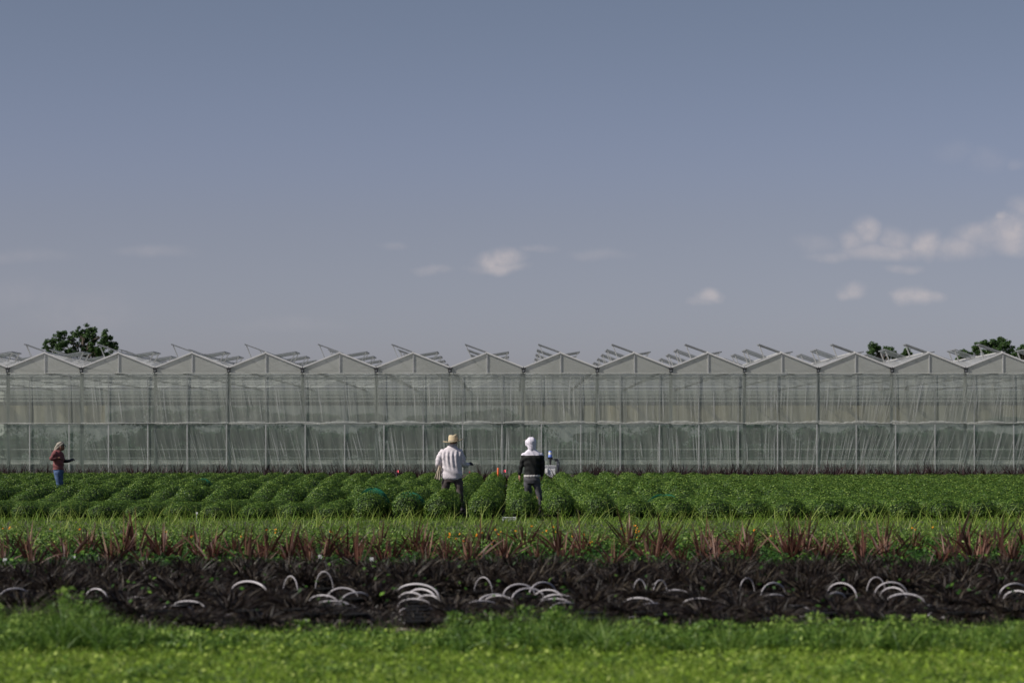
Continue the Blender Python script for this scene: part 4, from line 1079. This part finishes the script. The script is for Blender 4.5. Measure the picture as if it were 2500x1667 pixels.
ZC = 97.0; kc = kk(ZC)
ci = thing('dosing_cart', 'grey pipe frame cart standing behind the hooded man by the greenhouse', 'cart', (wx(1343, ZC), ZC, .004))
def cxp(px): return wx(px, ZC) - ci.location.x
b = MB(); zb = wz(1120, ZC)
for px in (1320, 1362.5): b.box((cxp(px)-.035, -.035, 0), (cxp(px)+.035, .035, zb+.02))
for px in (1322, 1360): b.box((cxp(px)-.025, .4, 0), (cxp(px)+.025, .45, zb))
b.box((cxp(1315), -.03, zb-.05), (cxp(1362.5)-.037, .03, zb)); b.box((cxp(1320), -.02, .22), (cxp(1362), .44, .27))
b.build('frame', M['steel'], ci)
b = MB(); b.tube([(cxp(1364.5), 0, .1), (cxp(1365), 0, zb-.12), (cxp(1358), 0, zb-.04)], .018, 8); b.box((cxp(1354), -.07, zb-.10), (cxp(1361), -.035, zb+.005)); b.build('pipe', M['black'], ci)
dj = thing('dosing_pump', 'blue and white bottle-shaped dosing pump upright on the pipe frame', 'pump', (wx(1343.5, ZC), ZC-.02, zb+.004))
b = MB(); h = 17/kc; b.lathe((0, 0, .05), [(.078, 0), (.083, .03), (.083, h*.30), (.072, h*.36), (.072, h*.8), (.062, h*.92), (.04, h*.96)], 16); b.build('cap_dome', M['blue'], dj, smooth=True)
b = MB(); b.lathe((0, 0, .05+h*.42), [(.0735, 0), (.0735, h*.36)], 16); b.build('label_band', M['white'], dj)
b = MB(); b.box((-.10, -.05, .0), (.10, .05, .05)); b.lathe((0, 0, .05+h*.95), [(.035, 0), (.03, .03)], 10); b.lathe((0, -.10, -.26), [(.02, 0), (.035, .05), (.045, .18), (.05, .27)], 10); b.build('pump_body', M['black'], dj)
tb = thing('solution_tub', 'white rectangular tub under the blue dosing pump behind the hooded man', 'tub', (wx(1343, ZC-.4), ZC-.4, .004))
zt = wz(1136.5, ZC-.4); b = MB(); b.box((-.2, -.2, .02), (.2, .2, zt-.07)); b.box((-.215, -.215, zt-.07), (.215, .215, zt-.02)); b.build('tub_body', M['white'], tb)
b = MB(); b.box((-.23, -.23, zt-.018), (.23, .23, zt+.012)); b.box((-.14, -.24, zt-.3), (-.10, -.205, zt-.1)); b.build('tub_lid', M['white'], tb)

def tray(px, Z, rz, lab, n=4, w=.5):
    o = thing('nursery_tray', lab, 'tray', (wx(px, Z), Z, .010), rz)
    b = MB()
    for q in range(n): b.box((-w/2, -.14, .03*q), (w/2, .14, .03*q+.012))
    for sx in (-1, 1): b.box((sx*w/2-.012, -.145, 0), (sx*w/2+.012, -.142, .03*n))
    b.build('slats', M['white'], o)
tray(1041, 55.6, .1, 'stack of white slatted trays in the furrow left of the straw hat man', 4, .24)
tray(1052, 62.5, .3, 'white tray edge showing in the furrow beside the straw hat man', 2, .2)
tray(1242, 50.6, .1, 'white slatted tray at the front of the rows between the two men', 3, .26)
o = thing('board', 'cream board lying flat in the grass below the column of white hangers', 'board', (wx(1012, 20.35), 20.35, .012), .03)
b = MB(); b.box((-.17, -.05, 0), (.16, .05, .028)); b.box((-.15, -.06, .03), (.10, .03, .045)); b.build('plank', M['cream'], o)
for (px, py, Z, lab) in ((180, 1362, 30.5, 'white plastic tag near the left end of the red-leaved row'), (781, 1360, 29, 'white plastic tag under the red-leaved row left of centre'),
                         (907, 1366, 29, 'small white tag right of the other one under the red-leaved row'), (12, 1368, 29, 'white plastic tag at the far left edge under the red-leaved row'),
                         (480, 1253, 50.2, 'white scrap of plastic before the bushy rows on the left')):
    z = wz(py, Z); o = thing('plant_tag', lab, 'tag', (wx(px, Z), Z, .01))
    b = MB(); b.box((-.004, -.002, 0), (.004, .002, z)); b.box((-.022, -.006, z-.022), (.024, -.003, z+.02)); b.build('tag_plate', M['white'], o)
